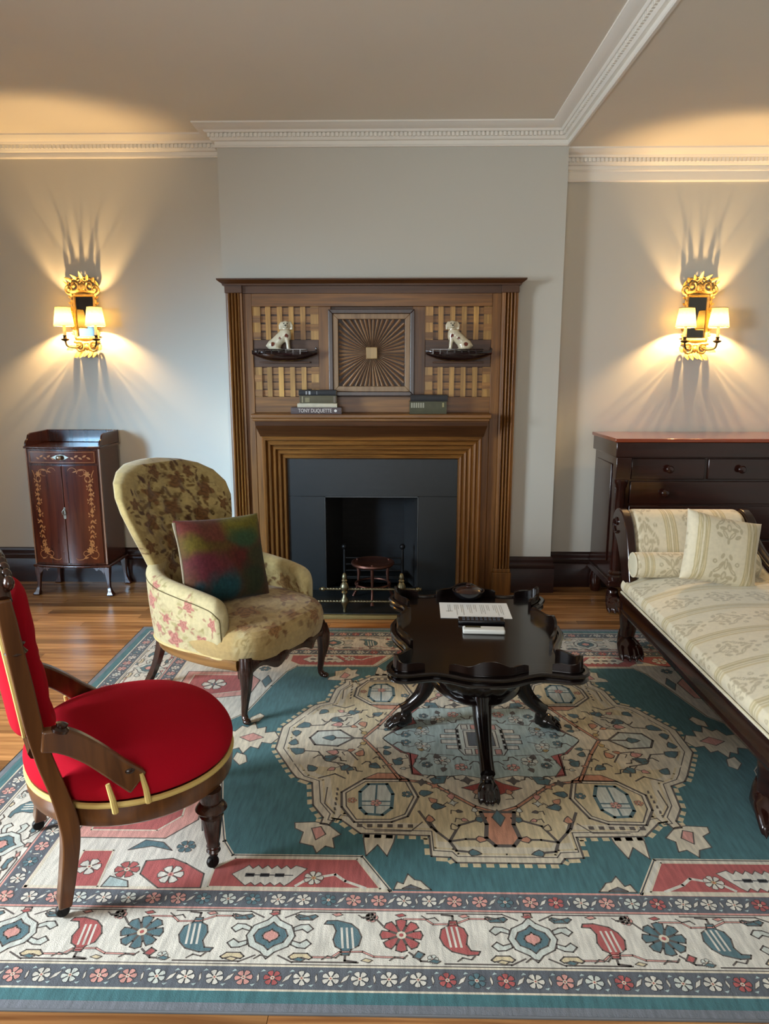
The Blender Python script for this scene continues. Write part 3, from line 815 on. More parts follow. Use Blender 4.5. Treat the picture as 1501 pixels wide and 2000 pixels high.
def dog(xc, d, label):
    """seated spaniel; d=+1 faces +x with the head turned to the room"""
    zb = 1.6276
    b = MB()
    B = lambda x, y, z, rx, ry, rz, M=None: b.ball((d * x, y, z), (rx, ry, rz), n=16, m=10)
    B(-0.046, 0.0, 0.036, 0.046, 0.036, 0.038)        # haunch
    B(-0.040, -0.018, 0.026, 0.026, 0.018, 0.026); B(-0.040, 0.018, 0.026, 0.026, 0.018, 0.026)
    for i in range(6):                                  # body rising to the chest
        t = i / 5; B(-0.040 + 0.066 * t, 0, 0.046 + 0.060 * t, 0.036, 0.032, 0.036)
    B(0.030, 0, 0.092, 0.033, 0.029, 0.040)            # chest
    B(0.030, -0.002, 0.130, 0.028, 0.025, 0.026)       # neck
    B(0.032, -0.008, 0.158, 0.031, 0.028, 0.027)       # head
    B(0.034, -0.034, 0.150, 0.015, 0.016, 0.012)       # muzzle
    for s in (-1, 1):
        b.tube([(d * 0.032 + s * 0.024, -0.006, 0.178), (d * 0.032 + s * 0.036, -0.010, 0.156), (d * 0.032 + s * 0.036, -0.010, 0.128)], [0.008, 0.011, 0.009], n=8)
        b.tube([(d * 0.036, s * 0.014, 0.080), (d * 0.042, s * 0.014, 0.040), (d * 0.044, s * 0.015, 0.008)], [0.014, 0.011, 0.010], n=8)
        B(0.050, s * 0.015, 0.008, 0.014, 0.010, 0.008)
        B(-0.012, s * 0.026, 0.008, 0.020, 0.010, 0.008)
    b.tube([(d * -0.080, 0.004, 0.020), (d * -0.092, -0.004, 0.032), (d * -0.082, -0.012, 0.046)], [0.009, 0.009, 0.006], n=8)
    me = smin_mesh('china_dog', b, 0.0034, 3)
    spots = [(-0.050, -0.03, 0.040, 0.016), (0.036, -0.026, 0.092, 0.014), (-0.005, -0.028, 0.075, 0.010), (0.032, 0.0, 0.182, 0.012), (-0.06, 0.02, 0.05, 0.014), (0.01, 0.02, 0.09, 0.016)]
    def f(co):
        c = np.tile(lin((214, 204, 176)), (len(co), 1))
        nz = fbm(co * 90, 3) - 0.5
        for (x, y, z, r) in spots:
            dd = np.sqrt((co[:, 0] - d * x) ** 2 + (co[:, 1] - y) ** 2 + (co[:, 2] - z) ** 2) + nz * 0.010
            c = mix(c, np.tile(lin((104, 46, 30)), (len(co), 1)), 1 - sstep(r * 0.75, r, dd))
        # gilt collar line, nose, eyes
        c = mix(c, np.tile(lin((150, 112, 52)), (len(co), 1)), 1 - sstep(0.0, 0.004, np.abs(co[:, 2] - 0.126 + 0.15 * co[:, 1])) )
        for (x, y, z, r) in [(0.034, -0.046, 0.153, 0.005), (0.023, -0.030, 0.166, 0.0042), (0.043, -0.030, 0.166, 0.0042)]:
            dd = np.sqrt((co[:, 0] - d * x) ** 2 + (co[:, 1] - y) ** 2 + (co[:, 2] - z) ** 2)
            c = mix(c, np.tile(lin((24, 18, 16)), (len(co), 1)), 1 - sstep(r, r * 1.4, dd))
        return c
    paint(me, f)
    o = place('china_dog', me, M_CHINA, None, (xc, 4.648, zb))
    tag(o, label, 'figurine', 'pair of china spaniels')
dog(-0.733, 1, 'white china spaniel with brown patches seated on the left boat')
dog(0.378, -1, 'white china spaniel with brown patches seated on the right boat')

# ================================================================== BOOKS ON THE MANTEL
def book(x0, x1, z0, h, d, cover, label, pages=(214, 204, 182), rot=0.0, text=None, group=None, marks=None, yf=4.575):
    """lying flat, spine to the room"""
    w = x1 - x0; xc = (x0 + x1) / 2
    s = thing('book', label, 'book', (xc, yf + d / 2, z0), rot, group)
    t = 0.0028
    b = MB(); hd = d / 2
    pr = [(-hd, 0), (hd, 0), (hd, t), (-hd + 0.006, t), (-hd + 0.006, h - t), (hd, h - t), (hd, h), (-hd, h), (-hd - 0.003, h * 0.75), (-hd - 0.004, h * 0.5), (-hd - 0.003, h * 0.25)]
    b.loft([[(-w / 2, y, z) for y, z in pr], [(w / 2, y, z) for y, z in pr]])
    mname = 'cover_%d_%d_%d' % tuple(cover)
    b.build('cover', bpy.data.materials.get(mname) or plain(mname, cover, 0.55, var=0.2, nscale=30), s, smooth=30)
    q = MB(); q.box(-w / 2 + 0.004, w / 2 - 0.004, -hd + 0.006, hd - 0.004, t, h - t); q.build('pages', bpy.data.materials.get('paper_pages') or plain('paper_pages', pages, 0.8), s)
    for (u0, u1, c, v0, v1) in (marks or []):
        q = MB(); q.box(-w / 2 + u0 * w, -w / 2 + u1 * w, -hd - 0.0052, -hd - 0.0038, v0 * h, v1 * h)
        nm = 'spine_mark_%d_%d_%d' % tuple(c)
        q.build('spine_mark', bpy.data.materials.get(nm) or plain(nm, c, 0.5), s)
    if text:
        cu = bpy.data.curves.new('spine_title', 'FONT'); cu.body = text; cu.size = h * 0.82; cu.align_x = 'CENTER'; cu.align_y = 'CENTER'; cu.extrude = 0.0006
        o = bpy.data.objects.new('spine_title', cu); COL.objects.link(o)
        dg = bpy.context.evaluated_depsgraph_get(); me = bpy.data.meshes.new_from_object(o.evaluated_get(dg))
        xs = [v.co.x for v in me.vertices]; sc = 0.66 * w / (max(xs) - min(xs))
        me.transform(Matrix.Translation((-0.02 * w, -hd - 0.0052, h * 0.5)) @ Matrix.Rotation(R(90), 4, 'X') @ Matrix.Diagonal((sc, 1, 1, 1)))
        bpy.data.objects.remove(o); me.materials.clear(); me.name = 'spine_title'
        place('spine_title', me, plain('title_white', (214, 204, 192), 0.5), s, label='white lettering on the spine')
        q = MB(); q.lathe([(0.0001, 0), (h * 0.22, 0), (h * 0.22, 0.0014), (0.0001, 0.0014)], 14, M=T(w * 0.385, -hd - 0.0036, h * 0.5) @ rotm(R(90))); q.build('spine_mark', bpy.data.materials['title_white'], s)
    return s
g1 = 'books stacked on the mantel left'; g2 = 'books stacked on the mantel right'
book(-0.672, -0.352, 1.2355, 0.040, 0.115, (84, 70, 68), 'widest book with white capital lettering, bottom of the left mantel stack', text='TONY DUQUETTE', group=g1, yf=4.563)
book(-0.632, -0.380, 1.2760, 0.025, 0.105, (196, 184, 158), 'thin cream book, second from bottom of the left mantel stack', group=g1)
book(-0.616, -0.384, 1.3015, 0.048, 0.100, (84, 76, 52), 'thick olive book, second from top of the left mantel stack', group=g1, marks=[(0.06, 0.09, (150, 140, 110), 0.1, 0.9), (0.15, 0.27, (128, 118, 84), 0.15, 0.75), (0.92, 0.98, (110, 98, 84), 0.1, 0.9)])
book(-0.622, -0.386, 1.3500, 0.034, 0.102, (26, 27, 30), 'black book with grey spine marks, top of the left mantel stack', group=g1, marks=[(0.19, 0.23, (150, 152, 152), 0.2, 0.8), (0.27, 0.32, (170, 172, 172), 0.2, 0.8), (0.48, 0.50, (130, 132, 132), 0.2, 0.8)])
book(0.078, 0.312, 1.2355, 0.078, 0.100, (72, 70, 48), 'thick olive green book with pale lettering, bottom of the right mantel stack', group=g2,
     marks=[(0.04 + 0.062 * k, 0.085 + 0.062 * k, (150, 148, 128), 0.50, 0.90) for k in range(6)] + [(0.88, 0.93, (150, 140, 96), 0.55, 0.9)])
book(0.084, 0.318, 1.3140, 0.040, 0.102, (32, 30, 32), 'black book lying on top of the right mantel stack', group=g2)

# ================================================================== FIRE IRONS
fd = thing('brass_fender', 'low brass fender of twisted rails with turned posts on the hearth', 'fender', (-0.15, 4.30, 0.028))
def turned_post(x, y, parent):
    b = MB(); b.lathe([(0.002, 0.0), (0.010, 0.002), (0.009, 0.02), (0.012, 0.035), (0.024, 0.06), (0.027, 0.075), (0.020, 0.090), (0.013, 0.10), (0.012, 0.118), (0.020, 0.124), (0.020, 0.130), (0.014, 0.136),
                       (0.026, 0.150), (0.028, 0.165), (0.020, 0.185), (0.012, 0.195), (0.019, 0.203), (0.013, 0.212), (0.017, 0.225), (0.010, 0.245), (0.002, 0.252)], 18, (x, y, 0.028))
    return b.build('post', M_BRASS, parent, world=True)
def twist(x0, x1, y, z, r, parent):
    n = int((x1 - x0) / 0.004); b = MB()
    rings = []
    for i in range(n + 1):
        x = x0 + (x1 - x0) * i / n
        rings.append([(x, y + r * (1 + 0.22 * math.cos(2 * (2 * PI * j / 12) - x * 330)) * math.cos(2 * PI * j / 12), z + r * (1 + 0.22 * math.cos(2 * (2 * PI * j / 12) - x * 330)) * math.sin(2 * PI * j / 12)) for j in range(12)])
    b.loft(rings); return b.build('twisted_rail', M_BRASS, parent, world=True)
for x in (-0.322, 0.030): turned_post(x, 4.262, fd)
twist(-0.445, 0.12, 4.275, 0.172, 0.0075, fd); twist(-0.52, 0.18, 4.275, 0.092, 0.0075, fd)
for x in (-0.455, 0.13):
    b = MB(); b.lathe([(0.002, -0.012), (0.012, -0.010), (0.014, 0), (0.012, 0.010), (0.007, 0.014), (0.011, 0.022), (0.002, 0.028)], 14, M=T(x, 4.275, 0.172) @ rotm(0, R(-90 if x < 0 else 90), 0)); b.build('rail_knob', M_BRASS, fd, world=True)
for x in (-0.52, 0.18):
    b = MB(); b.tube([(x, 4.275, 0.092), (x, 4.275, 0.040), (x, 4.275, 0.028)], [0.008, 0.010, 0.012], n=10); b.build('end_foot', M_BRASS, fd, world=True)

tv = thing('copper_trivet', 'round copper-topped trivet with a ring stretcher standing in the fireplace', 'trivet', (-0.155, 4.50, 0.028))
b = MB(); b.lathe([(0.002, 0.236), (0.10, 0.236), (0.132, 0.240), (0.140, 0.250), (0.138, 0.262), (0.128, 0.264), (0.118, 0.256), (0.002, 0.254)], 36); b.build('top', M_COPPER, tv)
for k in range(3):
    a = R(-90 + 120 * k)
    b = MB(); b.tube([tuple(Vector((math.cos(a) * r, math.sin(a) * r, z))) for r, z in ((0.118, 0.268), (0.122, 0.24), (0.108, 0.18), (0.112, 0.12), (0.128, 0.05), (0.150, 0.008))], [0.008, 0.010, 0.011, 0.008, 0.008, 0.012], n=10); b.build('leg', M_COPPER, tv)
b = MB(); b.tube([(0.112 * math.cos(2 * PI * j / 32), 0.112 * math.sin(2 * PI * j / 32), 0.115) for j in range(32)], 0.007, n=8, loop=True); b.build('ring_stretcher', M_COPPER, tv)
# fire basket with dark andirons behind
an = thing('fire_grate', 'black iron fire grate with scrolled andirons inside the fireplace', 'grate', (-0.16, 4.83, 0.0))
for x in (-0.36, 0.04):
    b = MB(); b.tube([(x, 4.80, 0.002), (x, 4.80, 0.10), (x, 4.80, 0.26), (x, 4.80, 0.30)], [0.012, 0.010, 0.010, 0.008], n=10); b.ball((x, 4.80, 0.315), 0.020, n=12, m=8); b.build('andiron', M_IRON, an, world=True)
for k in range(4):
    b = MB(); b.tube([(-0.36, 4.80, 0.10 + 0.045 * k), (0.04, 4.80, 0.10 + 0.045 * k)], 0.006, n=8); b.build('bar', M_IRON, an, world=True)
b = MB(); b.box(-0.36, 0.04, 4.80, 5.0, 0.085, 0.095); 
for x in (-0.34, 0.02): b.box(x - 0.008, x + 0.008, 4.98, 4.996, 0.0, 0.085)
b.build('tray', M_IRON, an, world=True)
# ================================================================== MARQUETRY CABINET
M_INLAY = plain('satinwood_inlay', (176, 112, 58), 0.3, var=0.25, nscale=40, coat=0.3)
M_CABF = wood('rosewood_door', (58, 20, 12), (104, 46, 24), rough=0.2, axis='z', scale=0.8, coat=0.5)
M_CABT = wood('rosewood_body', (46, 19, 13), (80, 38, 24), rough=0.24, axis='z', coat=0.4)
M_STEEL = plain('tarnished_nickel', (150, 140, 124), 0.3, metal=1.0, var=0.2)
cb = thing('marquetry_cabinet', 'small mahogany cabinet with floral marquetry doors and slender curved legs', 'cabinet', (-2.193, 4.79, 0), R(-2))
HW, YFc, YBc = 0.245, -0.130, 0.175          # half width, front edge of the sides, back (local y, -y to the room)
def bow(x, off=0.0, h=HW): return YFc - 0.028 * (1 - (x / h) ** 2) - off
def bow_plan(x0, x1, off, yb, n=14):
    pts = [(x0 + (x1 - x0) * i / n, bow(x0 + (x1 - x0) * i / n, off)) for i in range(n + 1)]
    return pts + [(x1, yb), (x0, yb)]
b = MB(); b.prism(bow_plan(-HW, HW, 0, YBc), 0.218, 1.003); body = b.build('body', M_CABT, cb, bevel=0.003)
for sx in (-1, 1):                              # pale stringing on the front corners
    q = MB(); q.box(sx * HW - 0.004, sx * HW + 0.004, YFc - 0.004, YFc + 0.006, 0.222, 1.0); q.build('corner_bead', plain('pale_stringing_%d' % sx, (150, 104, 74), 0.25, coat=0.4), body)
b = MB(); b.prism(bow_plan(-HW - 0.014, HW + 0.014, 0.012, YBc), 1.003, 1.018); b.build('top', M_CABT, cb, bevel=0.004)
# gallery
b = MB(); b.box(-HW - 0.010, HW + 0.010, YBc - 0.012, YBc, 1.018, 1.104); b.build('gallery_back', M_CABT, cb, bevel=0.004)
for sx in (-1, 1):
    pr = [(YBc - 0.012, 1.018), (YBc - 0.012, 1.104), (-0.06, 1.098), (-0.085, 1.088), (-0.098, 1.062), (-0.118, 1.052), (-0.128, 1.036), (-0.132, 1.018)]
    x0, x1 = sorted((sx * (HW + 0.010), sx * (HW - 0.002)))
    q = MB(); q.loft([[(x0, y, z) for y, z in pr], [(x1, y, z) for y, z in pr]]); q.build('gallery_side', M_CABT, cb, bevel=0.003)
def curved_panel(x0, x1, z0, z1, off0, off1, n=12):
    m = MB(); pts = [(x0 + (x1 - x0) * i / n) for i in range(n + 1)]
    plan = [(x, bow(x, off1)) for x in pts] + [(x, bow(x, off0)) for x in reversed(pts)]
    m.prism(plan, z0, z1); return m
dr = curved_panel(-HW + 0.018, HW - 0.018, 0.906, 0.990, -0.002, 0.006).build('drawer', M_CABF, cb, bevel=0.002)
def on_front(u, z, off): return (u, bow(u, off), z)
def inlay_mesh(polys, off=0.0095):
    m = MB()
    for p in polys:
        n = len(p); a = [on_front(x, z, off) for x, z in p]; c = [on_front(x, z, off - 0.0025) for x, z in p]
        m.loft([c, a])
    return m
def stroke2(pts, w0, w1=None):
    """flat tapering stroke as a list of quads in 2D"""
    out = []; n = len(pts) - 1; w1 = w0 if w1 is None else w1
    def nr(i):
        a = pts[max(i - 1, 0)]; c = pts[min(i + 1, n)]; dx, dy = c[0] - a[0], c[1] - a[1]; l = math.hypot(dx, dy) or 1; return (-dy / l, dx / l)
    for i in range(n):
        wa, wb = w0 + (w1 - w0) * i / n, w0 + (w1 - w0) * (i + 1) / n
        na, nb = nr(i), nr(i + 1); a, c = pts[i], pts[i + 1]
        out.append([(a[0] - na[0] * wa, a[1] - na[1] * wa), (c[0] - nb[0] * wb, c[1] - nb[1] * wb), (c[0] + nb[0] * wb, c[1] + nb[1] * wb), (a[0] + na[0] * wa, a[1] + na[1] * wa)])
    return out
def lens(cx, cz, ln, w, ang, n=5):
    ca, sa = math.cos(ang), math.sin(ang); up = []; dn = []
    for i in range(n + 1):
        t = i / n; d = w * math.sin(PI * t) + 0.0003
        p, q = t * ln, d
        up.append((cx + ca * p - sa * q, cz + sa * p + ca * q)); dn.append((cx + ca * p + sa * q, cz + sa * p - ca * q))
    return [dn + up[::-1]]
def arc2(cx, cz, r, a0, a1, n=10, r1=None):
    r1 = r if r1 is None else r1
    return [(cx + (r + (r1 - r) * i / n) * math.cos(a0 + (a1 - a0) * i / n), cz + (r + (r1 - r) * i / n) * math.sin(a0 + (a1 - a0) * i / n)) for i in range(n + 1)]
def door_inlay(s):
    """s = -1 left door (outer edge at -x), mirrored for the right"""
    P = []
    xo = -HW + 0.060                                   # line of the drop, measured for the left door
    # top corner flourish
    P += stroke2([(xo - 0.022, 0.862), (xo - 0.010, 0.835), (xo - 0.006, 0.815)], 0.0022)
    P += stroke2(arc2(xo + 0.055, 0.830, 0.040, PI, PI * 0.35), 0.0026, 0.0014); P += stroke2(arc2(xo + 0.115, 0.850, 0.030, PI * 1.1, PI * 0.1), 0.002, 0.001)
    for k in range(6):
        a = k * PI / 3; P += lens(xo + 0.020, 0.835, 0.021, 0.0055, a)
    P += stroke2(arc2(xo + 0.020, 0.806, 0.017, PI * 1.2, -PI * 0.2), 0.0018); P += lens(xo - 0.004, 0.795, 0.026, 0.006, -0.6); P += lens(xo + 0.036, 0.800, 0.024, 0.005, -2.2)
    # drop of bell flowers
    z = 0.775
    for k in range(5):
        P += lens(xo + 0.006, z, 0.024, 0.0042, -PI / 2 - 0.55); P += lens(xo + 0.006, z, 0.024, 0.0042, -PI / 2 + 0.55); P += lens(xo + 0.006, z, 0.030, 0.0032, -PI / 2)
        z -= 0.031
    P += [[(xo + 0.006, 0.616), (xo - 0.006, 0.585), (xo + 0.006, 0.572), (xo + 0.018, 0.585)], [(xo + 0.006, 0.545), (xo + 0.016, 0.562), (xo + 0.006, 0.570), (xo - 0.004, 0.562)]]
    z = 0.530
    for k in range(5):
        P += lens(xo + 0.008 + 0.003 * k, z, 0.028, 0.0045, -PI / 2 - 0.5); P += lens(xo + 0.008 + 0.003 * k, z, 0.028, 0.0045, -PI / 2 + 0.5); z -= 0.034
    # lower spray
    for k in range(7):
        a = 0.4 + k * 0.9; P += lens(xo + 0.034, 0.322, 0.026, 0.0065, a)
    for k in range(5):
        a = k * 1.25; P += lens(xo + 0.022, 0.358, 0.019, 0.005, a)
    P += stroke2(arc2(xo + 0.010, 0.292, 0.026, PI * 0.5, PI * 1.9), 0.0022, 0.001)
    P += stroke2(bez([(xo + 0.030, 0.300, 0), (xo + 0.060, 0.288, 0), (xo + 0.085, 0.262, 0), (xo + 0.120, 0.258, 0), (xo + 0.135, 0.270, 0)], 14), 0.0030, 0.0014)
    P += stroke2(arc2(xo + 0.064, 0.300, 0.018, -PI * 0.5, PI * 0.9), 0.0018); P += lens(xo + 0.05, 0.275, 0.03, 0.005, -0.3); P += lens(xo - 0.004, 0.262, 0.03, 0.005, 0.25)
    for k in range(11):                                # sprigs either side of the drop
        e = 1 if k % 2 else -1; zz0 = 0.790 - 0.046 * k; xx0 = xo + 0.008 + (0.006 if k > 6 else 0)
        P += stroke2([(xx0, zz0), (xx0 + e * 0.010, zz0 + 0.010), (xx0 + e * 0.018, zz0 + 0.006)], 0.0011); P += lens(xx0 + e * 0.016, zz0 + 0.004, 0.018, 0.0036, 1.2 if e > 0 else 1.9); P += lens(xx0 + e * 0.014, zz0, 0.014, 0.003, -0.9 if e > 0 else -2.2)
    P += stroke2(arc2(xo + 0.060, 0.846, 0.022, PI * 0.1, PI * 1.7), 0.0016, 0.001); P += lens(xo + 0.05, 0.862, 0.03, 0.004, 0.1); P += lens(xo + 0.085, 0.858, 0.03, 0.004, -0.3)
    if s > 0: P = [[(-x, zz) for x, zz in reversed(p)] for p in P]
    return [[(p[0], p[1]) for p in q] for q in P]
for s in (-1, 1):
    x0, x1 = (-HW + 0.014, -0.002) if s < 0 else (0.002, HW - 0.014)
    d = curved_panel(x0, x1, 0.232, 0.893, -0.002, 0.007).build('door', M_CABF, cb, bevel=0.002)
    inlay_mesh(door_inlay(s), 0.0085).build('inlay', M_INLAY, d, smooth=0, label='pale floral marquetry', kind='stuff')
# drawer stringing and leafy inlay
P = []
for z in (0.914, 0.982): P += stroke2([(-HW + 0.028 + (2 * HW - 0.056) * i / 12, z) for i in range(13)], 0.0012)
for x in (-HW + 0.028, HW - 0.028): P += stroke2([(x, 0.914), (x, 0.982)], 0.0012)
for sx in (-1, 1):
    for k in range(5): P += lens(sx * (0.065 + 0.026 * k), 0.948, 0.028, 0.006, 0.5 if k % 2 else -0.5)
inlay_mesh(P, 0.0075).build('inlay', M_INLAY, dr, smooth=0, kind='stuff')
q = MB(); q.prism([(-0.060, 0.0), (-0.030, -0.014), (0, -0.020), (0.030, -0.014), (0.060, 0), (0.030, 0.014), (0, 0.020), (-0.030, 0.014)], 0, 0.003, M=T(0, bow(0, 0.006), 0.948) @ rotm(R(90))); pl = q.build('pull_plate', M_STEEL, dr, bevel=0.001)
q = MB(); q.lathe([(0.004, 0), (0.006, 0.010), (0.016, 0.018), (0.017, 0.026), (0.008, 0.032), (0.001, 0.033)], 16, M=T(0, bow(0, 0.008), 0.948) @ rotm(R(90))); q.build('knob', M_STEEL, dr)
# door lock plate with drop handle
q = MB(); yk = bow(0.012, 0.0075); q.prism([(0.0, 0.006), (0.006, 0.0), (0.016, 0.004), (0.018, 0.040), (0.014, 0.078), (0.004, 0.080), (-0.002, 0.050)], 0, 0.003, M=T(-0.008, yk, 0.538) @ rotm(R(90))); q.build('lock_plate', M_STEEL, cb)
q = MB(); q.tube([(0.000, yk - 0.006, 0.605), (-0.012, yk - 0.012, 0.590), (-0.010, yk - 0.014, 0.572), (0.002, yk - 0.012, 0.565), (0.010, yk - 0.010, 0.580), (0.004, yk - 0.006, 0.600)], 0.0028, n=8, loop=True); q.build('drop_handle', M_STEEL, cb)
# base moulding, apron brackets and legs
b = MB(); b.prism(bow_plan(-HW - 0.020, HW + 0.020, 0.016, YBc), 0.200, 0.218); b.build('base_moulding', M_CABT, cb, bevel=0.006, seg=3)
LX, LYF, LYB = HW - 0.004, YFc + 0.010, YBc - 0.022
for sx in (-1, 1):
    for ly, fr in ((LYF, -1), (LYB, 1)):
        rings = []
        for z, hw, ox in ((0.200, 0.021, -0.004), (0.160, 0.018, -0.002), (0.110, 0.012, 0.000), (0.060, 0.010, 0.003), (0.030, 0.014, 0.010), (0.012, 0.022, 0.015), (0.004, 0.022, 0.016), (0.0, 0.018, 0.016)):
            cx, cy = sx * (LX + ox), ly + fr * ox * 0.8
            rings.append([(cx - hw, cy - hw, z), (cx + hw, cy - hw, z), (cx + hw, cy + hw, z), (cx - hw, cy + hw, z)])
        q = MB(); q.loft(rings); q.build('leg', M_CABT, cb, bevel=0.003, smooth=60)
    pr = [(0.019, 0.200), (0.019, 0.150), (0.026, 0.160), (0.038, 0.176), (0.052, 0.184), (0.062, 0.180), (0.068, 0.174), (0.076, 0.178), (0.080, 0.186), (0.088, 0.190), (0.092, 0.200)]
    pts = [(sx * (LX - dx), z) for dx, z in pr]
    q = MB(); q.loft([[(x, LYF - 0.018, z) for x, z in pts], [(x, LYF - 0.006, z) for x, z in pts]]); q.build('apron_bracket', M_CABT, cb)

# ================================================================== PAW FEET (shared)
def paw_mesh():
    """paw about 0.1 m long pointing to -y, standing on z=0, ankle at the origin"""
    b = MB()
    b.ball((0, -0.010, 0.038), (0.034, 0.042, 0.034), 16, 10)
    b.tube([(0, 0.012, 0.030), (0, 0.014, 0.066), (0, 0.012, 0.086)], [0.030, 0.026, 0.022], n=14)
    for k, x in enumerate((-0.030, -0.010, 0.010, 0.030)):
        y = -0.040 - (0.010 if k in (1, 2) else 0.0)
        b.tube([(x * 0.8, -0.012, 0.044), (x, y, 0.034), (x * 1.05, y - 0.018, 0.018), (x * 1.05, y - 0.022, 0.008)], [0.013, 0.0125, 0.011, 0.008], n=10)
        b.tube([(x * 1.05, y - 0.022, 0.014), (x * 1.06, y - 0.034, 0.004)], [0.006, 0.002], n=8)
    me = smin_mesh('paw', b, 0.0042, 1)
    return me
PAW = paw_mesh()
def paw(parent, mat, loc, rz, sc=1.0, name='paw_foot'):
    me = PAW if not PAW.materials or PAW.materials[0] == mat else None
    if me is None:
        me = bpy.data.meshes.get('paw_' + mat.name)
        if me is None: me = PAW.copy(); me.name = 'paw_' + mat.name; me.materials.clear()
    return place(name, me, mat, parent, loc, (0, 0, rz), (sc, sc, sc))

# ================================================================== LARGE DARK CHEST
CX0, CX1, CYF, CYB = 1.335, 2.86, 4.375, 4.90
M_CHTOP_TINT = wood('mahogany_polished_top', (110, 44, 24), (158, 72, 40), rough=0.18, axis='x', coat=0.6)  # redder and lighter than the front: reflected sconce light put into the colour
M_CHEST = wood('mahogany_chest_front', (30, 12, 9), (56, 24, 16), rough=0.2, axis='x', coat=0.5)
ch = thing('chest_of_drawers', 'large dark mahogany chest of drawers with a polished red top and corner columns', 'chest', ((CX0 + CX1) / 2, (CYF + CYB) / 2, 0))
w_ = lambda m, n, mat, par=ch, **k: m.build(n, mat, par, world=True, **k)
b = MB(); b.box(CX0 - 0.012, CX1 + 0.012, CYF - 0.012, CYB, 1.078, 1.100); w_(b, 'top', M_CHTOP_TINT, bevel=0.004)
b = MB(); b.box(CX0 + 0.02, CX1 - 0.02, CYF + 0.055, CYB, 0.20, 0.99); w_(b, 'carcass', M_CHEST, bevel=0.003)
b = MB(); b.box(CX0, CX1, CYF, CYB, 0.985, 1.078); w_(b, 'frieze', M_CHEST, bevel=0.004)
b = MB(); b.box(CX0 + 0.012, CX0 + 0.02, CYF + 0.13, CYB - 0.05, 0.30, 0.93); w_(b, 'side_panel', M_CHEST, bevel=0.003)
b = MB(); b.box(CX0 + 0.004, CX1 - 0.004, CYF + 0.02, CYB, 0.155, 0.20); w_(b, 'plinth', M_CHEST, bevel=0.006)
for xc in (CX0 + 0.052, CX1 - 0.052):
    b = MB(); b.box(xc - 0.046, xc + 0.046, CYF + 0.004, CYF + 0.07, 0.845, 0.985); w_(b, 'column_block', M_CHEST, bevel=0.003)
    b = MB(); b.lathe([(0.044, 0.20), (0.046, 0.225), (0.036, 0.235), (0.042, 0.25), (0.030, 0.262), (0.034, 0.40), (0.034, 0.60), (0.030, 0.79), (0.038, 0.80), (0.038, 0.812), (0.044, 0.822), (0.044, 0.845)], 24, (xc, CYF + 0.045, 0)); w_(b, 'column', M_CHEST)
    paw(ch, M_CHEST, (xc - (CX0 + CX1) / 2, CYF + 0.055 - (CYF + CYB) / 2, 0), 0, 1.5)
for xc in (CX0 + 0.05, CX1 - 0.05):
    b = MB(); b.lathe([(0.03, 0), (0.04, 0.03), (0.045, 0.09), (0.03, 0.155)], 16, (xc, CYB - 0.06, 0)); w_(b, 'back_foot', M_CHEST)
def drawer(x0, x1, z0, z1, knobs):
    b = MB(); b.box(x0, x1, CYF + 0.040, CYF + 0.060, z0, z1); d = w_(b, 'drawer', M_CHEST, bevel=0.004)
    for xk in knobs:
        q = MB(); q.lathe([(0.008, 0), (0.010, 0.012), (0.022, 0.022), (0.024, 0.030), (0.018, 0.037), (0.001, 0.039)], 18, M=T(xk, CYF + 0.040, (z0 + z1) / 2) @ rotm(R(90))); w_(q, 'knob', M_CHEST, d)
drawer(1.445, 1.895, 0.845, 0.975, [1.672]); drawer(1.915, 2.75, 0.845, 0.975, [2.11, 2.56])
drawer(1.445, 2.75, 0.690, 0.832, [1.655, 2.54]); drawer(1.445, 2.75, 0.470, 0.677, [1.655, 2.54]); drawer(1.445, 2.75, 0.215, 0.457, [1.655, 2.54])
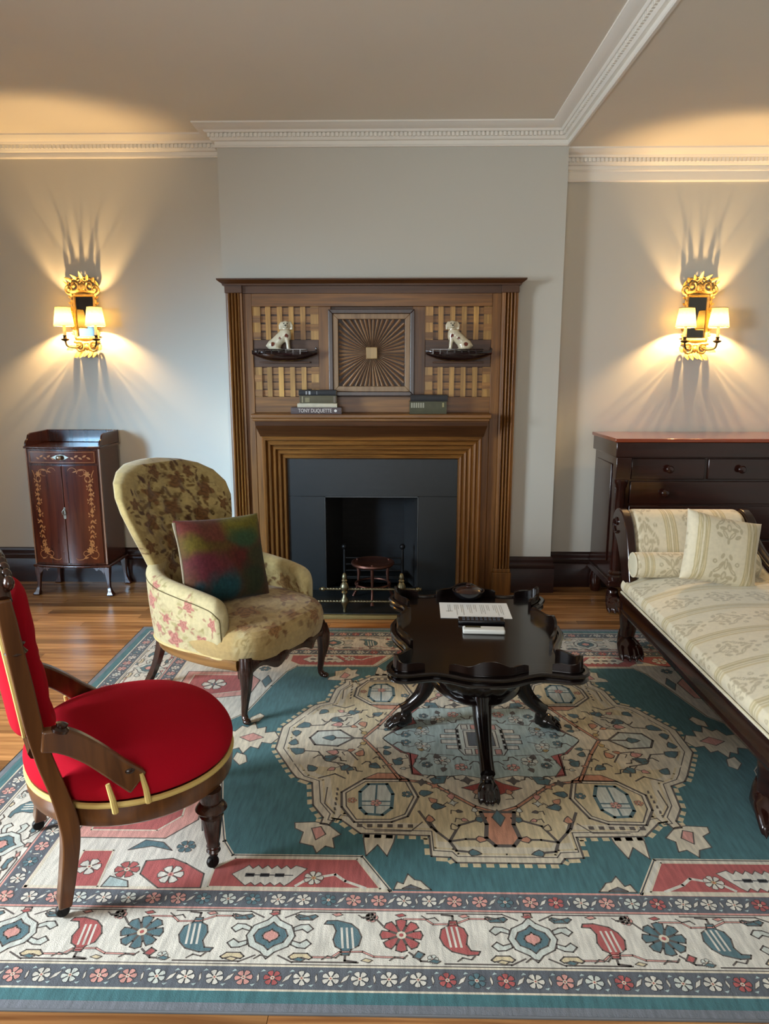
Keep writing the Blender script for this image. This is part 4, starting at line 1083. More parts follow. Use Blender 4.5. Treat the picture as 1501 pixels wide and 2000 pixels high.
# ================================================================== FLORAL ARMCHAIR
def rose_field(uv, seeds, base, petal, dark, leafc, rs=0.05, seed=0, leafy=1.0):
    """woven roses: petal rings round given centres, sprigs of leaves between them"""
    n = len(uv); c = np.tile(lin(base), (n, 1))
    p3 = np.c_[uv, np.zeros(n)]
    warp = np.c_[fbm(p3 * 22, seed + 1), fbm(p3 * 22, seed + 2)] - 0.5
    w = uv + warp * 0.030
    c = c * (0.90 + 0.2 * fbm(p3 * 9, seed + 5))[:, None]
    # faint stems and foliage
    st = fbm(np.c_[w * 13, np.zeros(n)], seed + 9)
    vein = 1 - sstep(0.0, 0.018, np.abs(st - 0.5))
    blot = fbm(np.c_[w * 30, np.ones(n)], seed + 3)
    near = np.full(n, 9.0)
    for (x, y, r) in seeds: near = np.minimum(near, np.hypot(uv[:, 0] - x, uv[:, 1] - y) / r)
    hal = 1 - sstep(0.9, 2.6, near)
    c = mix(c, np.tile(lin(leafc), (n, 1)), leafy * 0.45 * hal * sstep(0.52, 0.58, blot))
    c = mix(c, np.tile(lin(dark), (n, 1)), leafy * 0.55 * vein * hal)
    rg = random.Random(seed)
    for (x, y, r) in seeds:                                 # leaves on short stems round each rose
        for q in range(7):
            an = rg.uniform(0, 2 * PI); dd = r * rg.uniform(1.15, 1.6); lx, ly = x + math.cos(an) * dd, y + math.sin(an) * dd; la = an + rg.uniform(-0.9, 0.9)
            ex = (w[:, 0] - lx) * math.cos(la) + (w[:, 1] - ly) * math.sin(la); ey = -(w[:, 0] - lx) * math.sin(la) + (w[:, 1] - ly) * math.cos(la)
            d = np.hypot(ex / (r * 0.42), ey / (r * 0.17))
            c = mix(c, np.tile(lin(leafc if q % 3 else dark), (n, 1)), 0.9 * leafy * (1 - sstep(0.75, 1.0, d)))
    for k, (x, y, r) in enumerate(seeds):
        dx, dy = w[:, 0] - x, w[:, 1] - y; d = np.hypot(dx, dy) / r; a = np.arctan2(dy, dx)
        edge = 0.80 + 0.20 * np.cos(5 * a + k)
        ins = 1 - sstep(edge - 0.12, edge, d)
        sw = 0.5 + 0.5 * np.sin(d * 15 + 2.0 * np.sin(a * 3 + k) + a)
        pc = mix(np.tile(lin(petal), (n, 1)), np.tile(lin(dark), (n, 1)), sstep(0.45, 0.9, sw) * 0.85)
        c = mix(c, pc, ins * 0.9)
    return c
M_FLORAL = colmat('floral_tapestry', rough=0.9, bump=0.12, bscale=500, sheen=0.25, var=0.10, vscale=60)
GOLD, BROWN, DKB, OLIVE = (178, 158, 104), (116, 76, 42), (76, 46, 24), (104, 78, 40)
PALE, PINK, DPINK, SAGE = (196, 184, 142), (186, 120, 110), (140, 70, 66), (150, 140, 88)
ac = thing('armchair', 'spoon-back armchair in gold floral tapestry with dark cabriole legs, standing by the fireplace', 'armchair', (-0.785, 3.259, 0.007), R(-30.5))

def hw_back(z):
    ks = [(0.36, 0.215), (0.46, 0.215), (0.56, 0.235), (0.66, 0.270), (0.76, 0.308), (0.86, 0.336), (0.93, 0.335), (0.99, 0.300), (1.03, 0.240), (1.055, 0.160), (1.068, 0.06)]
    for (a, p), (c, q) in zip(ks, ks[1:]):
        if z <= c: t = max(0, (z - a) / (c - a)); t = t * t * (3 - 2 * t) if False else t; return p + (q - p) * t
    return 0.01
# back: rings of a rounded cross-section, bent round the sitter and leaning back
nr_, nz_ = 300, 220
verts = []; prm = []
zs = [0.36 + (1.070 - 0.36) * (1 - (1 - i / (nz_ - 1)) ** 1.6) for i in range(nz_)]
buttons = [(yy, zz) for r_i, zz in enumerate((0.62, 0.70, 0.78, 0.86, 0.94)) for yy in ((-0.20, -0.10, 0, 0.10, 0.20) if r_i % 2 == 0 else (-0.15, -0.05, 0.05, 0.15)) if abs(yy) < hw_back(zz) - 0.08]
def back_pt(j, z):
    hw = hw_back(z); a = 2 * PI * j / nr_
    cy, sx_ = math.cos(a), math.sin(a)
    y = hw * math.copysign(abs(cy) ** 0.75, cy)
    th = 0.058 * min(1.0, hw / 0.16)
    s_ = y / 0.34
    xc = -0.245 - 0.20 * (z - 0.36) - 0.26 * (z - 0.36) ** 2 + 0.10 * s_ * s_
    bulge = math.copysign(abs(sx_) ** 0.65, sx_)
    x = xc + th * bulge
    if sx_ > 0:                                   # buttoned front
        for by, bz in buttons:
            d2 = (y - by) ** 2 + (z - bz) ** 2
            x -= 0.020 * math.exp(-d2 / 0.00075)
        x += 0.010 * sx_
    return (x, y, z)
b = MB()
b.grid(lambda u, v: back_pt(int(round(u * nr_)) % nr_, zs[int(round(v * (nz_ - 1)))]), nr_, nz_, wrapu=True)
b.f.append(tuple(i * nz_ + nz_ - 1 for i in range(nr_))); b.f.append(tuple(i * nz_ for i in reversed(range(nr_))))
bk = b.mesh('backrest', 80)
SB = [(-0.26, 0.90, 0.035), (0.27, 0.82, 0.035), (-0.06, 1.02, 0.035), (0.14, 1.00, 0.034), (-0.25, 0.70, 0.034), (0.2, 0.68, 0.035), (-0.13, 0.92, 0.060), (0.06, 0.96, 0.060), (0.19, 0.90, 0.050), (-0.03, 0.84, 0.062), (-0.20, 0.80, 0.055), (0.13, 0.79, 0.058), (-0.10, 0.70, 0.055), (0.04, 0.68, 0.05), (-0.14, 0.60, 0.045), (0.08, 0.58, 0.05)]
def paint_back(co):
    inner = rose_field(co[:, 1:], SB, GOLD, BROWN, DKB, OLIVE, seed=3)
    a = np.array([2 * PI * (i // nz_) / nr_ for i in range(len(co))])
    outer = rose_field(co[:, 1:], [(x, z, r * 0.8) for x, z, r in SB[::2]], PALE, PINK, DPINK, SAGE, seed=8)
    return mix(outer, inner, sstep(-0.25, 0.0, np.sin(a)))
paint(bk, paint_back); bko = place('backrest', bk, M_FLORAL, ac)
for by, bz in buttons:
    m = MB(); hw = hw_back(bz); s_ = by / 0.34
    x = -0.245 - 0.20 * (bz - 0.36) - 0.26 * (bz - 0.36) ** 2 + 0.10 * s_ * s_ + 0.058 - 0.013
    m.ball((x, by, bz), (0.005, 0.009, 0.009), n=10, m=6); m.build('button', bpy.data.materials.get('olive_button') or plain('olive_button', (120, 98, 58), 0.8), bko)
# seat
def seat_outline(a):
    """plan radius vector of the seat at angle a (0 = forward)"""
    c, s = math.cos(a), math.sin(a)
    x = 0.075 + (0.315 if c > 0 else 0.30) * math.copysign(abs(c) ** 0.62, c)
    wdt = 0.325 - 0.055 * max(0.0, -c)
    y = wdt * math.copysign(abs(s) ** 0.55, s)
    return x, y
SP = [(0.985, 0.285), (1.0, 0.300), (1.02, 0.335), (1.02, 0.365), (1.0, 0.392), (0.95, 0.412), (0.86, 0.426), (0.70, 0.437), (0.50, 0.443), (0.30, 0.446), (0.10, 0.447)]
NSP = 150
SPr = lerps([p[0] for p in SP], NSP); SPz = lerps([p[1] for p in SP], NSP)
na = 360
b = MB()
def seat_pt(u, v):
    a = 2 * PI * u; k = int(round(v * NSP)); x, y = seat_outline(a)
    dip = 0.0
    xx, yy = 0.075 + (x - 0.075) * SPr[k], y * SPr[k]
    front = max(0, (xx - 0.05) / 0.3)
    return (xx, yy, SPz[k] - 0.012 * front)
b.grid(seat_pt, na, NSP + 1, wrapu=True); b.f.append(tuple(i * (NSP + 1) + NSP for i in range(na))); b.f.append(tuple(i * (NSP + 1) for i in reversed(range(na))))
st = b.mesh('seat', 80)
SS = [(0.40, -0.14, 0.045), (0.42, 0.14, 0.045), (0.30, -0.24, 0.04), (0.13, -0.22, 0.045), (0.20, -0.12, 0.075), (0.05, 0.05, 0.07), (0.22, 0.14, 0.07), (-0.05, -0.12, 0.06), (0.36, 0.02, 0.05), (0.34, 0.24, 0.05), (0.1, 0.25, 0.05)]
def paint_seat(co):
    uv = np.c_[co[:, 0] + (0.44 - co[:, 2]) * 0.6, co[:, 1]]
    g = rose_field(uv, SS, (178, 152, 100), (150, 106, 60), (106, 70, 38), (134, 104, 60), rs=0.06, seed=13, leafy=0.8)
    pale = rose_field(uv, [(0.38, -0.27, 0.05)], (206, 194, 150), (190, 170, 120), (150, 130, 80), (180, 165, 110), seed=21, leafy=0.5)
    wgt = sstep(0.055, 0.02, np.abs(co[:, 1] + 0.29)) * sstep(0.27, 0.33, co[:, 0])
    return mix(g, pale, np.clip(wgt, 0, 1))
paint(st, paint_seat); place('seat', st, M_FLORAL, ac)
# arms: sweep a rounded wall section along a bent plan path
NA = 160
for s in (-1, 1):
    path = bez([(-0.275, s * 0.170, 0), (-0.235, s * 0.245, 0), (-0.13, s * 0.292, 0), (0.02, s * 0.304, 0), (0.16, s * 0.300, 0), (0.245, s * 0.292, 0)], NA)
    tops = lerps([0.66, 0.632, 0.606, 0.588, 0.575, 0.562, 0.545, 0.520], NA)
    nn = 130; grid = []
    for i, p in enumerate(path):
        t = (path[min(i + 1, NA)] - path[max(i - 1, 0)]).normalized()
        nrm = Vector((-t.y, t.x, 0)) * (1 if s > 0 else -1)      # outward
        zt = tops[i]; row = []
        k70 = i * 70 / NA
        taper = 1.0 if k70 < 64 else max(0.45, 1 - ((k70 - 64) / 6) ** 2 * 0.55)
        zt2 = zt if k70 < 62 else zt - 0.035 * ((k70 - 62) / 8) ** 2
        for j in range(nn):
            v = j / (nn - 1)
            if v < 0.40: q = v / 0.40; off = 0.020 + 0.020 * math.sin(q * PI * 0.5); z = 0.285 + (zt2 - 0.04 - 0.285) * q
            elif v < 0.60: q = (v - 0.40) / 0.20; an = PI * q; off = 0.0 + 0.040 * math.cos(an); z = zt2 - 0.04 + 0.042 * math.sin(an)
            else: q = (v - 0.60) / 0.40; off = -0.040 + 0.016 * math.sin(q * PI * 0.5); z = zt2 - 0.04 - (zt2 - 0.04 - 0.300) * q
            row.append(tuple(p + nrm * (off * taper) + Vector((0, 0, z))))
        grid.append(row)
    m = MB(); m.add([q for r in grid for q in r], [(i * nn + j, i * nn + j + 1, (i + 1) * nn + j + 1, (i + 1) * nn + j) for i in range(NA) for j in range(nn - 1)])
    m.f.append(tuple(NA * nn + j for j in range(nn))); m.f.append(tuple(j for j in reversed(range(nn))))
    me = m.mesh('arm', 70)
    def pa(co):
        v = np.array([(i % nn) / (nn - 1) for i in range(len(co))]); u = np.array([(i // nn) / NA for i in range(len(co))]) * 0.62
        uo = np.c_[u, co[:, 2]]
        out = rose_field(uo, [(0.05, 0.45, 0.035), (0.08, 0.56, 0.03), (0.38, 0.41, 0.030), (0.55, 0.44, 0.035), (0.24, 0.36, 0.032), (0.20, 0.48, 0.048), (0.30, 0.42, 0.030), (0.33, 0.33, 0.045), (0.42, 0.50, 0.036), (0.47, 0.34, 0.042), (0.12, 0.36, 0.04), (0.25, 0.555, 0.03)], PALE, PINK, DPINK, SAGE, seed=31, leafy=0.7)
        inn = rose_field(uo, [(0.15, 0.5, 0.05), (0.30, 0.47, 0.05), (0.45, 0.46, 0.055), (0.56, 0.40, 0.05), (0.36, 0.38, 0.045)], (178, 160, 110), (136, 104, 58), (100, 70, 38), (140, 120, 70), seed=37)
        return mix(out, inn, sstep(0.44, 0.56, v))
    paint(me, pa); ao = place('arm', me, M_FLORAL, ac)
    pts = [Vector(grid[i][51]) for i in range(14, 157, 3)] + [Vector(grid[156][j]) for j in range(48, -1, -6)]
    m = MB(); m.tube([tuple(p) for p in pts], 0.0028, n=6); m.build('piping', bpy.data.materials.get('olive_piping') or plain('olive_piping', (96, 84, 52), 0.8), ao)
    m = MB(); m.tube([tuple(Vector(grid[i][0]) + Vector((0, 0, -0.002))) for i in range(5, NA, 7)], 0.006, n=8); m.build('gimp_trim', bpy.data.materials.get('cream_gimp') or plain('cream_gimp', (206, 186, 130), 0.8), ao)
# show-wood rails
M_RAIL = wood('armchair_side_rail', (104, 70, 34), (158, 114, 62), rough=0.3, axis='x', coat=0.25)
for s in (-1, 1):
    path = bez([(-0.26, s * 0.20, 0), (-0.20, s * 0.265, 0), (-0.06, s * 0.312, 0), (0.14, s * 0.318, 0), (0.30, s * 0.292, 0)], 24)
    r_ = []
    for i, p in enumerate(path):
        t = (path[min(i + 1, 24)] - path[max(i - 1, 0)]).normalized(); nrm = Vector((-t.y, t.x, 0)) * s
        r_.append([tuple(p + nrm * o + Vector((0, 0, z))) for o, z in ((0.006, 0.240), (0.012, 0.262), (0.010, 0.285), (-0.03, 0.285), (-0.03, 0.240))])
    m = MB(); m.loft(r_); m.build('side_rail', M_RAIL, ac, smooth=40)
r_ = []
for i in range(33):
    t = -1 + 2 * i / 32; y = 0.285 * t
    x = 0.378 - 0.055 * t ** 4 - 0.012 * math.cos(3 * PI * t) * (1 - t * t)
    zb = 0.245 - 0.030 * math.exp(-(abs(t) - 0.45) ** 2 / 0.02) - 0.045 * max(0, abs(t) - 0.78) / 0.22
    r_.append([(x, y, zb), (x + 0.008, y, (zb + 0.29) / 2), (x - 0.002, y, 0.290), (x - 0.034, y, 0.290), (x - 0.030, y, zb)])
m = MB(); m.loft(r_); m.build('front_apron', M_WALNUTD, ac, smooth=40)
m = MB(); m.box(-0.30, -0.262, -0.21, 0.21, 0.235, 0.36); m.build('back_rail', M_RAIL, ac, bevel=0.004)
for s in (-1, 1):                                  # cabriole front legs
    pth = bez([(0.318, s * 0.262, 0.292), (0.328, s * 0.272, 0.235), (0.328, s * 0.274, 0.165), (0.318, s * 0.274, 0.090), (0.312, s * 0.274, 0.040), (0.320, s * 0.278, 0.020), (0.330, s * 0.283, 0.013)], 30)
    m = MB(); m.tube(pth, lerps([0.030, 0.032, 0.024, 0.017, 0.0135, 0.015, 0.013], 30), n=14, up=(1, 0, 0)); m.ball((0.334, s * 0.285, 0.013), (0.019, 0.017, 0.013), n=12, m=8)
    lg = m.build('leg', M_WALNUTD, ac)
    m = MB(); m.tube(bez([(0.342, s * 0.278, 0.285), (0.352, s * 0.286, 0.235), (0.350, s * 0.286, 0.175), (0.336, s * 0.284, 0.110)], 12), lerps([0.010, 0.011, 0.008, 0.003], 12), n=8); m.build('knee_carving', M_WALNUTD, lg)
    pth = bez([(-0.255, s * 0.205, 0.285), (-0.268, s * 0.212, 0.20), (-0.300, s * 0.225, 0.10), (-0.345, s * 0.240, 0.012)], 18)
    m = MB(); m.tube(pth, lerps([0.028, 0.024, 0.020, 0.018], 18), n=4, up=(1, 1, 0)); m.build('leg', M_WALNUTD, ac, smooth=30)

# cushion helper: pillow with pinched corners
def pillow_mesh(name, w, h, t, nu=70, nv=70, pinch=0.10, corner=0.0):
    m = MB()
    def side(sg):
        def f(u, v):
            x, y = 2 * u - 1, 2 * v - 1
            prof = max(0.0, (1 - x ** 4) * (1 - y ** 4)) ** 0.55
            px = x * (1 - pinch * (1 - y * y) * 0.5 * abs(x)); py = y * (1 - pinch * (1 - x * x) * 0.5 * abs(y))
            return (px * w / 2, py * h / 2, sg * (t / 2 * prof + 0.002))
        return f
    m.grid(side(1), nu, nv); m.grid(side(-1), nu, nv)
    # rim
    n0 = nu * nv; rim = [i * nv for i in range(nu)] + [(nu - 1) * nv + j for j in range(1, nv)] + [i * nv + nv - 1 for i in range(nu - 2, -1, -1)] + [j for j in range(nv - 2, 0, -1)]
    for a, c in zip(rim, rim[1:] + rim[:1]): m.f.append((a, c, c + n0, a + n0))
    return m.mesh(name, 60)
cu = thing('throw_cushion', 'square velvet cushion in blurred red, olive and teal leaning in the floral armchair', 'cushion', (-0.785, 3.259, 0.007), R(-30.5))
pm_ = pillow_mesh('cover', 0.44, 0.40, 0.135)
def pc_(co):
    uv = np.c_[co[:, 0] / 0.44 + 0.5, co[:, 1] / 0.40 + 0.5]; n = len(co)
    w = uv + 0.28 * (np.c_[fbm(np.c_[uv * 4, np.zeros(n)], 1), fbm(np.c_[uv * 4, np.zeros(n)], 2)] - 0.5)
    c = np.tile(lin((92, 58, 36)), (n, 1))
    for (x, y, r, col) in [(0.12, 0.92, 0.25, (118, 58, 50)), (0.45, 0.86, 0.20, (112, 62, 48)), (0.75, 0.90, 0.30, (118, 112, 36)), (0.72, 0.72, 0.24, (52, 84, 58)), (0.18, 0.66, 0.22, (112, 100, 34)), (0.45, 0.60, 0.20, (96, 74, 34)),
                           (0.25, 0.38, 0.26, (110, 48, 60)), (0.62, 0.44, 0.26, (92, 34, 30)), (0.40, 0.12, 0.24, (22, 76, 84)), (0.78, 0.18, 0.28, (44, 56, 34)), (0.10, 0.12, 0.16, (40, 74, 84)), (0.92, 0.45, 0.22, (60, 62, 36))]:
        d = np.hypot(w[:, 0] - x, w[:, 1] - y) / r
        c = mix(c, np.tile(lin(col), (n, 1)), 0.95 * (1 - sstep(0.35, 1.05, d)))
    c = c ** 1.12 * 0.95 * (0.75 + 0.5 * fbm(np.c_[uv[:, :1] * 70, uv[:, 1:] * 20, np.zeros(n)], 5))[:, None]
    edge = sstep(0.012, 0.004, uv[:, 0] - 0.0)
    return c
paint(pm_, pc_)
# the pillow's own x = width, y = height, z = thickness: stand it up and lean it against the back
CM = T(0.0, -0.045, 0.635) @ Matrix.Rotation(R(-16), 4, 'Z') @ Matrix.Rotation(R(-3), 4, 'X') @ Matrix.Rotation(R(-17), 4, 'Y') @ Matrix(((0, 0, 1, 0), (1, 0, 0, 0), (0, 1, 0, 0), (0, 0, 0, 1)))
pm_.transform(CM)
M_VELV = colmat('blurred_velvet', rough=0.8, bump=0.1, bscale=300, sheen=0.08, var=0.2, vscale=80)
place('cover', pm_, M_VELV, cu)
m = MB(); pts = [CM @ Vector((-0.218 + 0.012 * math.cos(PI * (y / 0.4)) ** 2, y, 0.004)) for y in np.linspace(-0.19, 0.19, 14)]
m.tube([tuple(p) for p in pts], lerps([0.012, 0.007, 0.011, 0.006, 0.012], 13), n=8, flat=(0.5, 1.0)); m.build('lining_edge', plain('cream_lining', (206, 200, 176), 0.85), cu, label='cream lining showing along the open side')

# ================================================================== RED CHAIR
M_RED = plain('crimson_plush', (176, 16, 36), 0.95, var=0.10, nscale=6, bump=0.08, bscale=300, sheen=0.0, spec=0.12)
M_PIPE = plain('cream_gold_gimp', (214, 188, 112), 0.75, var=0.1)
M_RFR = wood('red_chair_walnut', (72, 42, 20), (118, 76, 40), rough=0.3, axis='z', scale=0.8, coat=0.25)
rc = thing('nursing_chair', 'low chair with crimson round seat, buttoned back and walnut frame on casters', 'chair', (-0.873, 2.045, 0.007), R(34))
def ro(a, k=1.0, grow=0.0):
    c, s = math.cos(a), math.sin(a)
    x = 0.045 + (0.300 + grow) * k * math.copysign(abs(c) ** 0.92, c); y = (0.318 + grow) * k * math.copysign(abs(s) ** 0.92, s) * (1.0 - 0.07 * max(0, -c))
    return x, y
def ring(z, k=1.0, grow=0.0, n=72): return [(*ro(2 * PI * j / n, k, grow), z) for j in range(n)]
m = MB(); m.loft([ring(0.252, 1, -0.012), ring(0.262, 1, 0.0), ring(0.290, 1, 0.004), ring(0.318, 1, -0.004), ring(0.318, 0.85), ring(0.252, 0.85)], loop=True); m.build('seat_rail', M_RFR, rc, smooth=40)
m = MB(); m.tube(ring(0.324, 1, 0.0), 0.0085, n=8, loop=True); m.build('piping', M_PIPE, rc)
m = MB(); m.loft([ring(0.318, 0.97), ring(0.345, 1, 0.006), ring(0.375, 1, 0.008), ring(0.400, 1, -0.004), ring(0.420, 0.93), ring(0.436, 0.82), ring(0.450, 0.65), ring(0.458, 0.42), ring(0.461, 0.15)]); st_ = m.build('seat', M_RED, rc, smooth=180)
su = st_.modifiers.new('subdivision', 'SUBSURF'); su.levels = 1; su.render_levels = 2
# rear legs and stiles in one sweep each, front turned legs, casters
def caster(x, y, par):
    m = MB(); m.lathe([(0.012, 0.052), (0.013, 0.040), (0.008, 0.034)], 14, (x, y, 0)); 
    for s in (-1, 1): m.box(x - 0.006, x + 0.006, y + s * 0.011 - 0.0015, y + s * 0.011 + 0.0015, 0.014, 0.040)
    f = m.build('caster_fork', M_BRASS if False else M_IRON, par)
    m = MB(); m.lathe([(0.004, -0.009), (0.016, -0.009), (0.019, -0.004), (0.019, 0.004), (0.016, 0.009), (0.004, 0.009)], 18, M=T(x - 0.004, y, 0.0195) @ rotm(R(90))); m.build('caster_wheel', M_IRON, par)
for s in (-1, 1):
    y0 = s * 0.228
    prof = [(-0.215, 0.040, 0.020), (-0.200, 0.12, 0.023), (-0.185, 0.22, 0.027), (-0.186, 0.29, 0.030), (-0.203, 0.38, 0.027), (-0.228, 0.48, 0.026), (-0.246, 0.58, 0.026), (-0.260, 0.70, 0.026), (-0.272, 0.80, 0.025), (-0.280, 0.88, 0.024), (-0.285, 0.935, 0.020)]
    P = bez([(x, 0, z) for x, z, h in prof], 60); Hh = lerps([h for x, z, h in prof], 60)
    rr = []
    for p, h in zip(P, Hh):
        yy = y0 + s * (0.012 * (0.25 - p.z) if p.z < 0.25 else -0.01 * (p.z - 0.25))
        rr.append([(p.x - h * .85, yy - 0.028, p.z), (p.x + h * .85, yy - 0.028, p.z), (p.x + h * .85, yy + 0.028, p.z), (p.x - h * .85, yy + 0.028, p.z)])
    m = MB(); m.loft(rr); lg = m.build('leg', M_RFR, rc, bevel=0.004, smooth=30); caster(-0.216, y0 + s * 0.002, lg)
    fx, fy = 0.205, s * 0.262
    m = MB(); m.lathe([(0.010, 0.048), (0.017, 0.050), (0.022, 0.058), (0.018, 0.066), (0.021, 0.074), (0.018, 0.080), (0.024, 0.110), (0.031, 0.165), (0.030, 0.172), (0.036, 0.178), (0.030, 0.184), (0.040, 0.192), (0.048, 0.202), (0.040, 0.214), (0.030, 0.220), (0.034, 0.232), (0.032, 0.262)], 22, (fx, fy, 0)); lg = m.build('leg', M_WALNUTD, rc); caster(fx, fy, lg)
# buttoned back pad held between the stiles
nu, nv = 64, 48
bt = [(yy, zz) for i_, zz in enumerate((0.58, 0.665, 0.75, 0.835)) for yy in ((-0.10, 0.0, 0.10) if i_ % 2 == 0 else (-0.05, 0.05))]
def bp_(u, v):
    a = 2 * PI * u; z = 0.492 + 0.425 * v
    hwid = 0.192 * (max(0.0, 1 - ((z - 0.7045) / 0.2200) ** 4)) ** 0.35 + 0.004
    c, s = math.cos(a), math.sin(a)
    y = hwid * math.copysign(abs(c) ** 0.6, c); xc = -0.228 - 0.115 * (z - 0.49)
    edge = min(1.0, hwid / 0.15)
    x = xc + (0.062 if s > 0 else 0.058) * edge * math.copysign(abs(s) ** 0.8, s)
    if s > 0:
        for by, bz in bt: x -= 0.030 * edge * math.exp(-((y - by) ** 2 + (z - bz) ** 2) / 0.0011)
    return (x, y, z)
m = MB(); m.grid(bp_, nu, nv, wrapu=True); m.f.append(tuple(i * nv + nv - 1 for i in range(nu))); m.f.append(tuple(i * nv for i in reversed(range(nu))))
bk2 = m.build('backrest', M_RED, rc, smooth=180)
for by, bz in bt:
    m = MB(); m.ball((-0.228 - 0.115 * (bz - 0.49) + 0.062 - 0.026, by, bz), (0.005, 0.009, 0.009), n=10, m=6); m.build('button', M_RED, bk2)
pts = []
for i in range(40):
    a = 2 * PI * i / 40; z = 0.7045 + 0.2125 * math.sin(a)
    y = 0.196 * math.copysign(abs(math.cos(a)) ** 0.5, math.cos(a)); pts.append((-0.228 - 0.115 * (z - 0.49) - 0.030, y, z))
m = MB(); m.tube(pts, 0.0075, n=8, loop=True); m.build('back_piping', M_PIPE, rc)
m = MB(); m.tube(bez([(-0.285, -0.225, 0.925), (-0.289, -0.15, 0.965), (-0.291, -0.06, 0.975), (-0.292, 0, 0.990), (-0.291, 0.06, 0.975), (-0.289, 0.15, 0.965), (-0.285, 0.225, 0.925)], 30), lerps([0.022, 0.026, 0.024, 0.036, 0.024, 0.026, 0.022], 30), n=12); cr_ = m.build('crest_rail', M_WALNUTD, rc)
for k in range(9):
    yy = -0.20 + 0.05 * k
    m = MB(); m.ball((-0.266, yy, 0.955 + 0.030 * math.cos(yy * 6)), (0.014, 0.018, 0.020), n=10, m=7); m.build('crest_carving', M_WALNUTD, cr_)
m = MB(); m.tube([(-0.245, -0.215, 0.500), (-0.245, 0.215, 0.500)], [0.020, 0.020], n=8); m.build('lower_rail', M_WALNUTD, rc)
# hip rests
for s in (-1, 1):
    P = bez([(-0.235, s * 0.246, 0.545), (-0.180, s * 0.258, 0.535), (-0.120, s * 0.275, 0.492), (-0.060, s * 0.294, 0.432), (-0.012, s * 0.306, 0.385)], 20)
    Hh = lerps([0.030, 0.034, 0.031, 0.031, 0.034], 20); rr = []
    for i, p in enumerate(P):
        t = (P[min(i + 1, 20)] - P[max(i - 1, 0)]).normalized(); up_ = Vector((-t.z, 0, t.x)).normalized(); sd = Vector((0, s, 0)); h = Hh[i]
        rr.append([tuple(p + up_ * a * h + sd * q * 0.017) for a, q in ((-1, -1), (-1, 1), (1, 1), (1, -1))])
    m = MB(); m.loft(rr); hr = m.build('hip_rest', M_RFR, rc, bevel=0.006, smooth=30)
    for k, (x, z0, z1) in enumerate(((-0.078, 0.322, 0.408), (0.010, 0.322, 0.412))):
        m = MB(); m.tube([(x, s * 0.322, z0), (x - 0.006, s * 0.328, (z0 + z1) / 2), (x - 0.014, s * 0.318, z1)], [0.009, 0.008, 0.006], n=8); m.build('hip_rest_prong', M_PIPE, hr, label='pale gilt prong')
    m = MB(); m.lathe([(0.004, 0), (0.022, 0.004), (0.024, 0.012), (0.014, 0.018), (0.016, 0.026), (0.002, 0.030)], 14, M=T(-0.190, s * 0.260, 0.560) @ rotm(0, R(20), 0)); m.build('hip_rest_boss', M_WALNUTD, hr)
    m = MB(); m.ball((-0.030, s * 0.304, 0.425), (0.020, 0.016, 0.012), n=12, m=8); m.build('scroll_end', M_WALNUTD, hr)
# carved ears on the stiles
for s in (-1, 1):
    m = MB(); m.lathe([(0.002, -0.03), (0.022, -0.026), (0.016, -0.012), (0.028, 0.0), (0.018, 0.014), (0.024, 0.024), (0.002, 0.034)], 12, (-0.268, s * 0.226, 0.79)); m.build('stile_carving', M_WALNUTD, rc)
# ================================================================== COFFEE TABLE
TX, TY = 0.328, 2.83
tb = thing('coffee_table', 'black ebonised tray-top coffee table with scalloped gallery and four paw-footed legs', 'table', (TX, TY, 0.007))
quarter = [(0.345, 0.0), (0.343, 0.055), (0.322, 0.125), (0.296, 0.190), (0.288, 0.240), (0.300, 0.285), (0.328, 0.325), (0.352, 0.372), (0.356, 0.420), (0.334, 0.456), (0.288, 0.466), (0.235, 0.452), (0.185, 0.446), (0.135, 0.462), (0.085, 0.488), (0.035, 0.500)]
full = quarter + [(-x, y) for x, y in reversed(quarter)]
full = full + [(-x, -y) for x, y in full[1:] if True]
# closed catmull-rom
def closed_curve(pts, per=5):
    n = len(pts); out = []
    for i in range(n):
        a, b_, c, d = (Vector((*pts[(i + k) % n], 0)) for k in (-1, 0, 1, 2))
        for j in range(per):
            t = j / per
            q = 0.5 * ((2 * b_) + (c - a) * t + (2 * a - 5 * b_ + 4 * c - d) * t * t + (3 * b_ - a - 3 * c + d) * t ** 3)
            out.append((q.x, q.y))
    return out
qq = quarter
ring_pts = qq + [(-x, y) for x, y in reversed(qq)] + [(-x, -y) for x, y in qq[1:]] + [(x, -y) for x, y in reversed(qq[1:])]
ol = closed_curve(ring_pts, 4)
def offs(poly, d):
    n = len(poly); out = []
    for i in range(n):
        a, c = poly[i - 1], poly[(i + 1) % n]; dx, dy = c[0] - a[0], c[1] - a[1]; l = math.hypot(dx, dy) or 1
        out.append((poly[i][0] + dy / l * d, poly[i][1] - dx / l * d))
    return out
ZT = 0.440
m = MB()
m.loft([[(x, y, z) for x, y in offs(ol, d)] for d, z in ((-0.030, ZT - 0.034), (-0.004, ZT - 0.032), (0.003, ZT - 0.026), (0.000, ZT - 0.020), (-0.008, ZT - 0.016), (-0.004, ZT - 0.010), (0.006, ZT - 0.004), (0.008, ZT + 0.003), (0.003, ZT + 0.008), (-0.006, ZT + 0.007), (-0.011, ZT + 0.0075), (-0.014, ZT), (-0.020, ZT))])
top = m.build('top', M_BLACKW, tb, smooth=50)
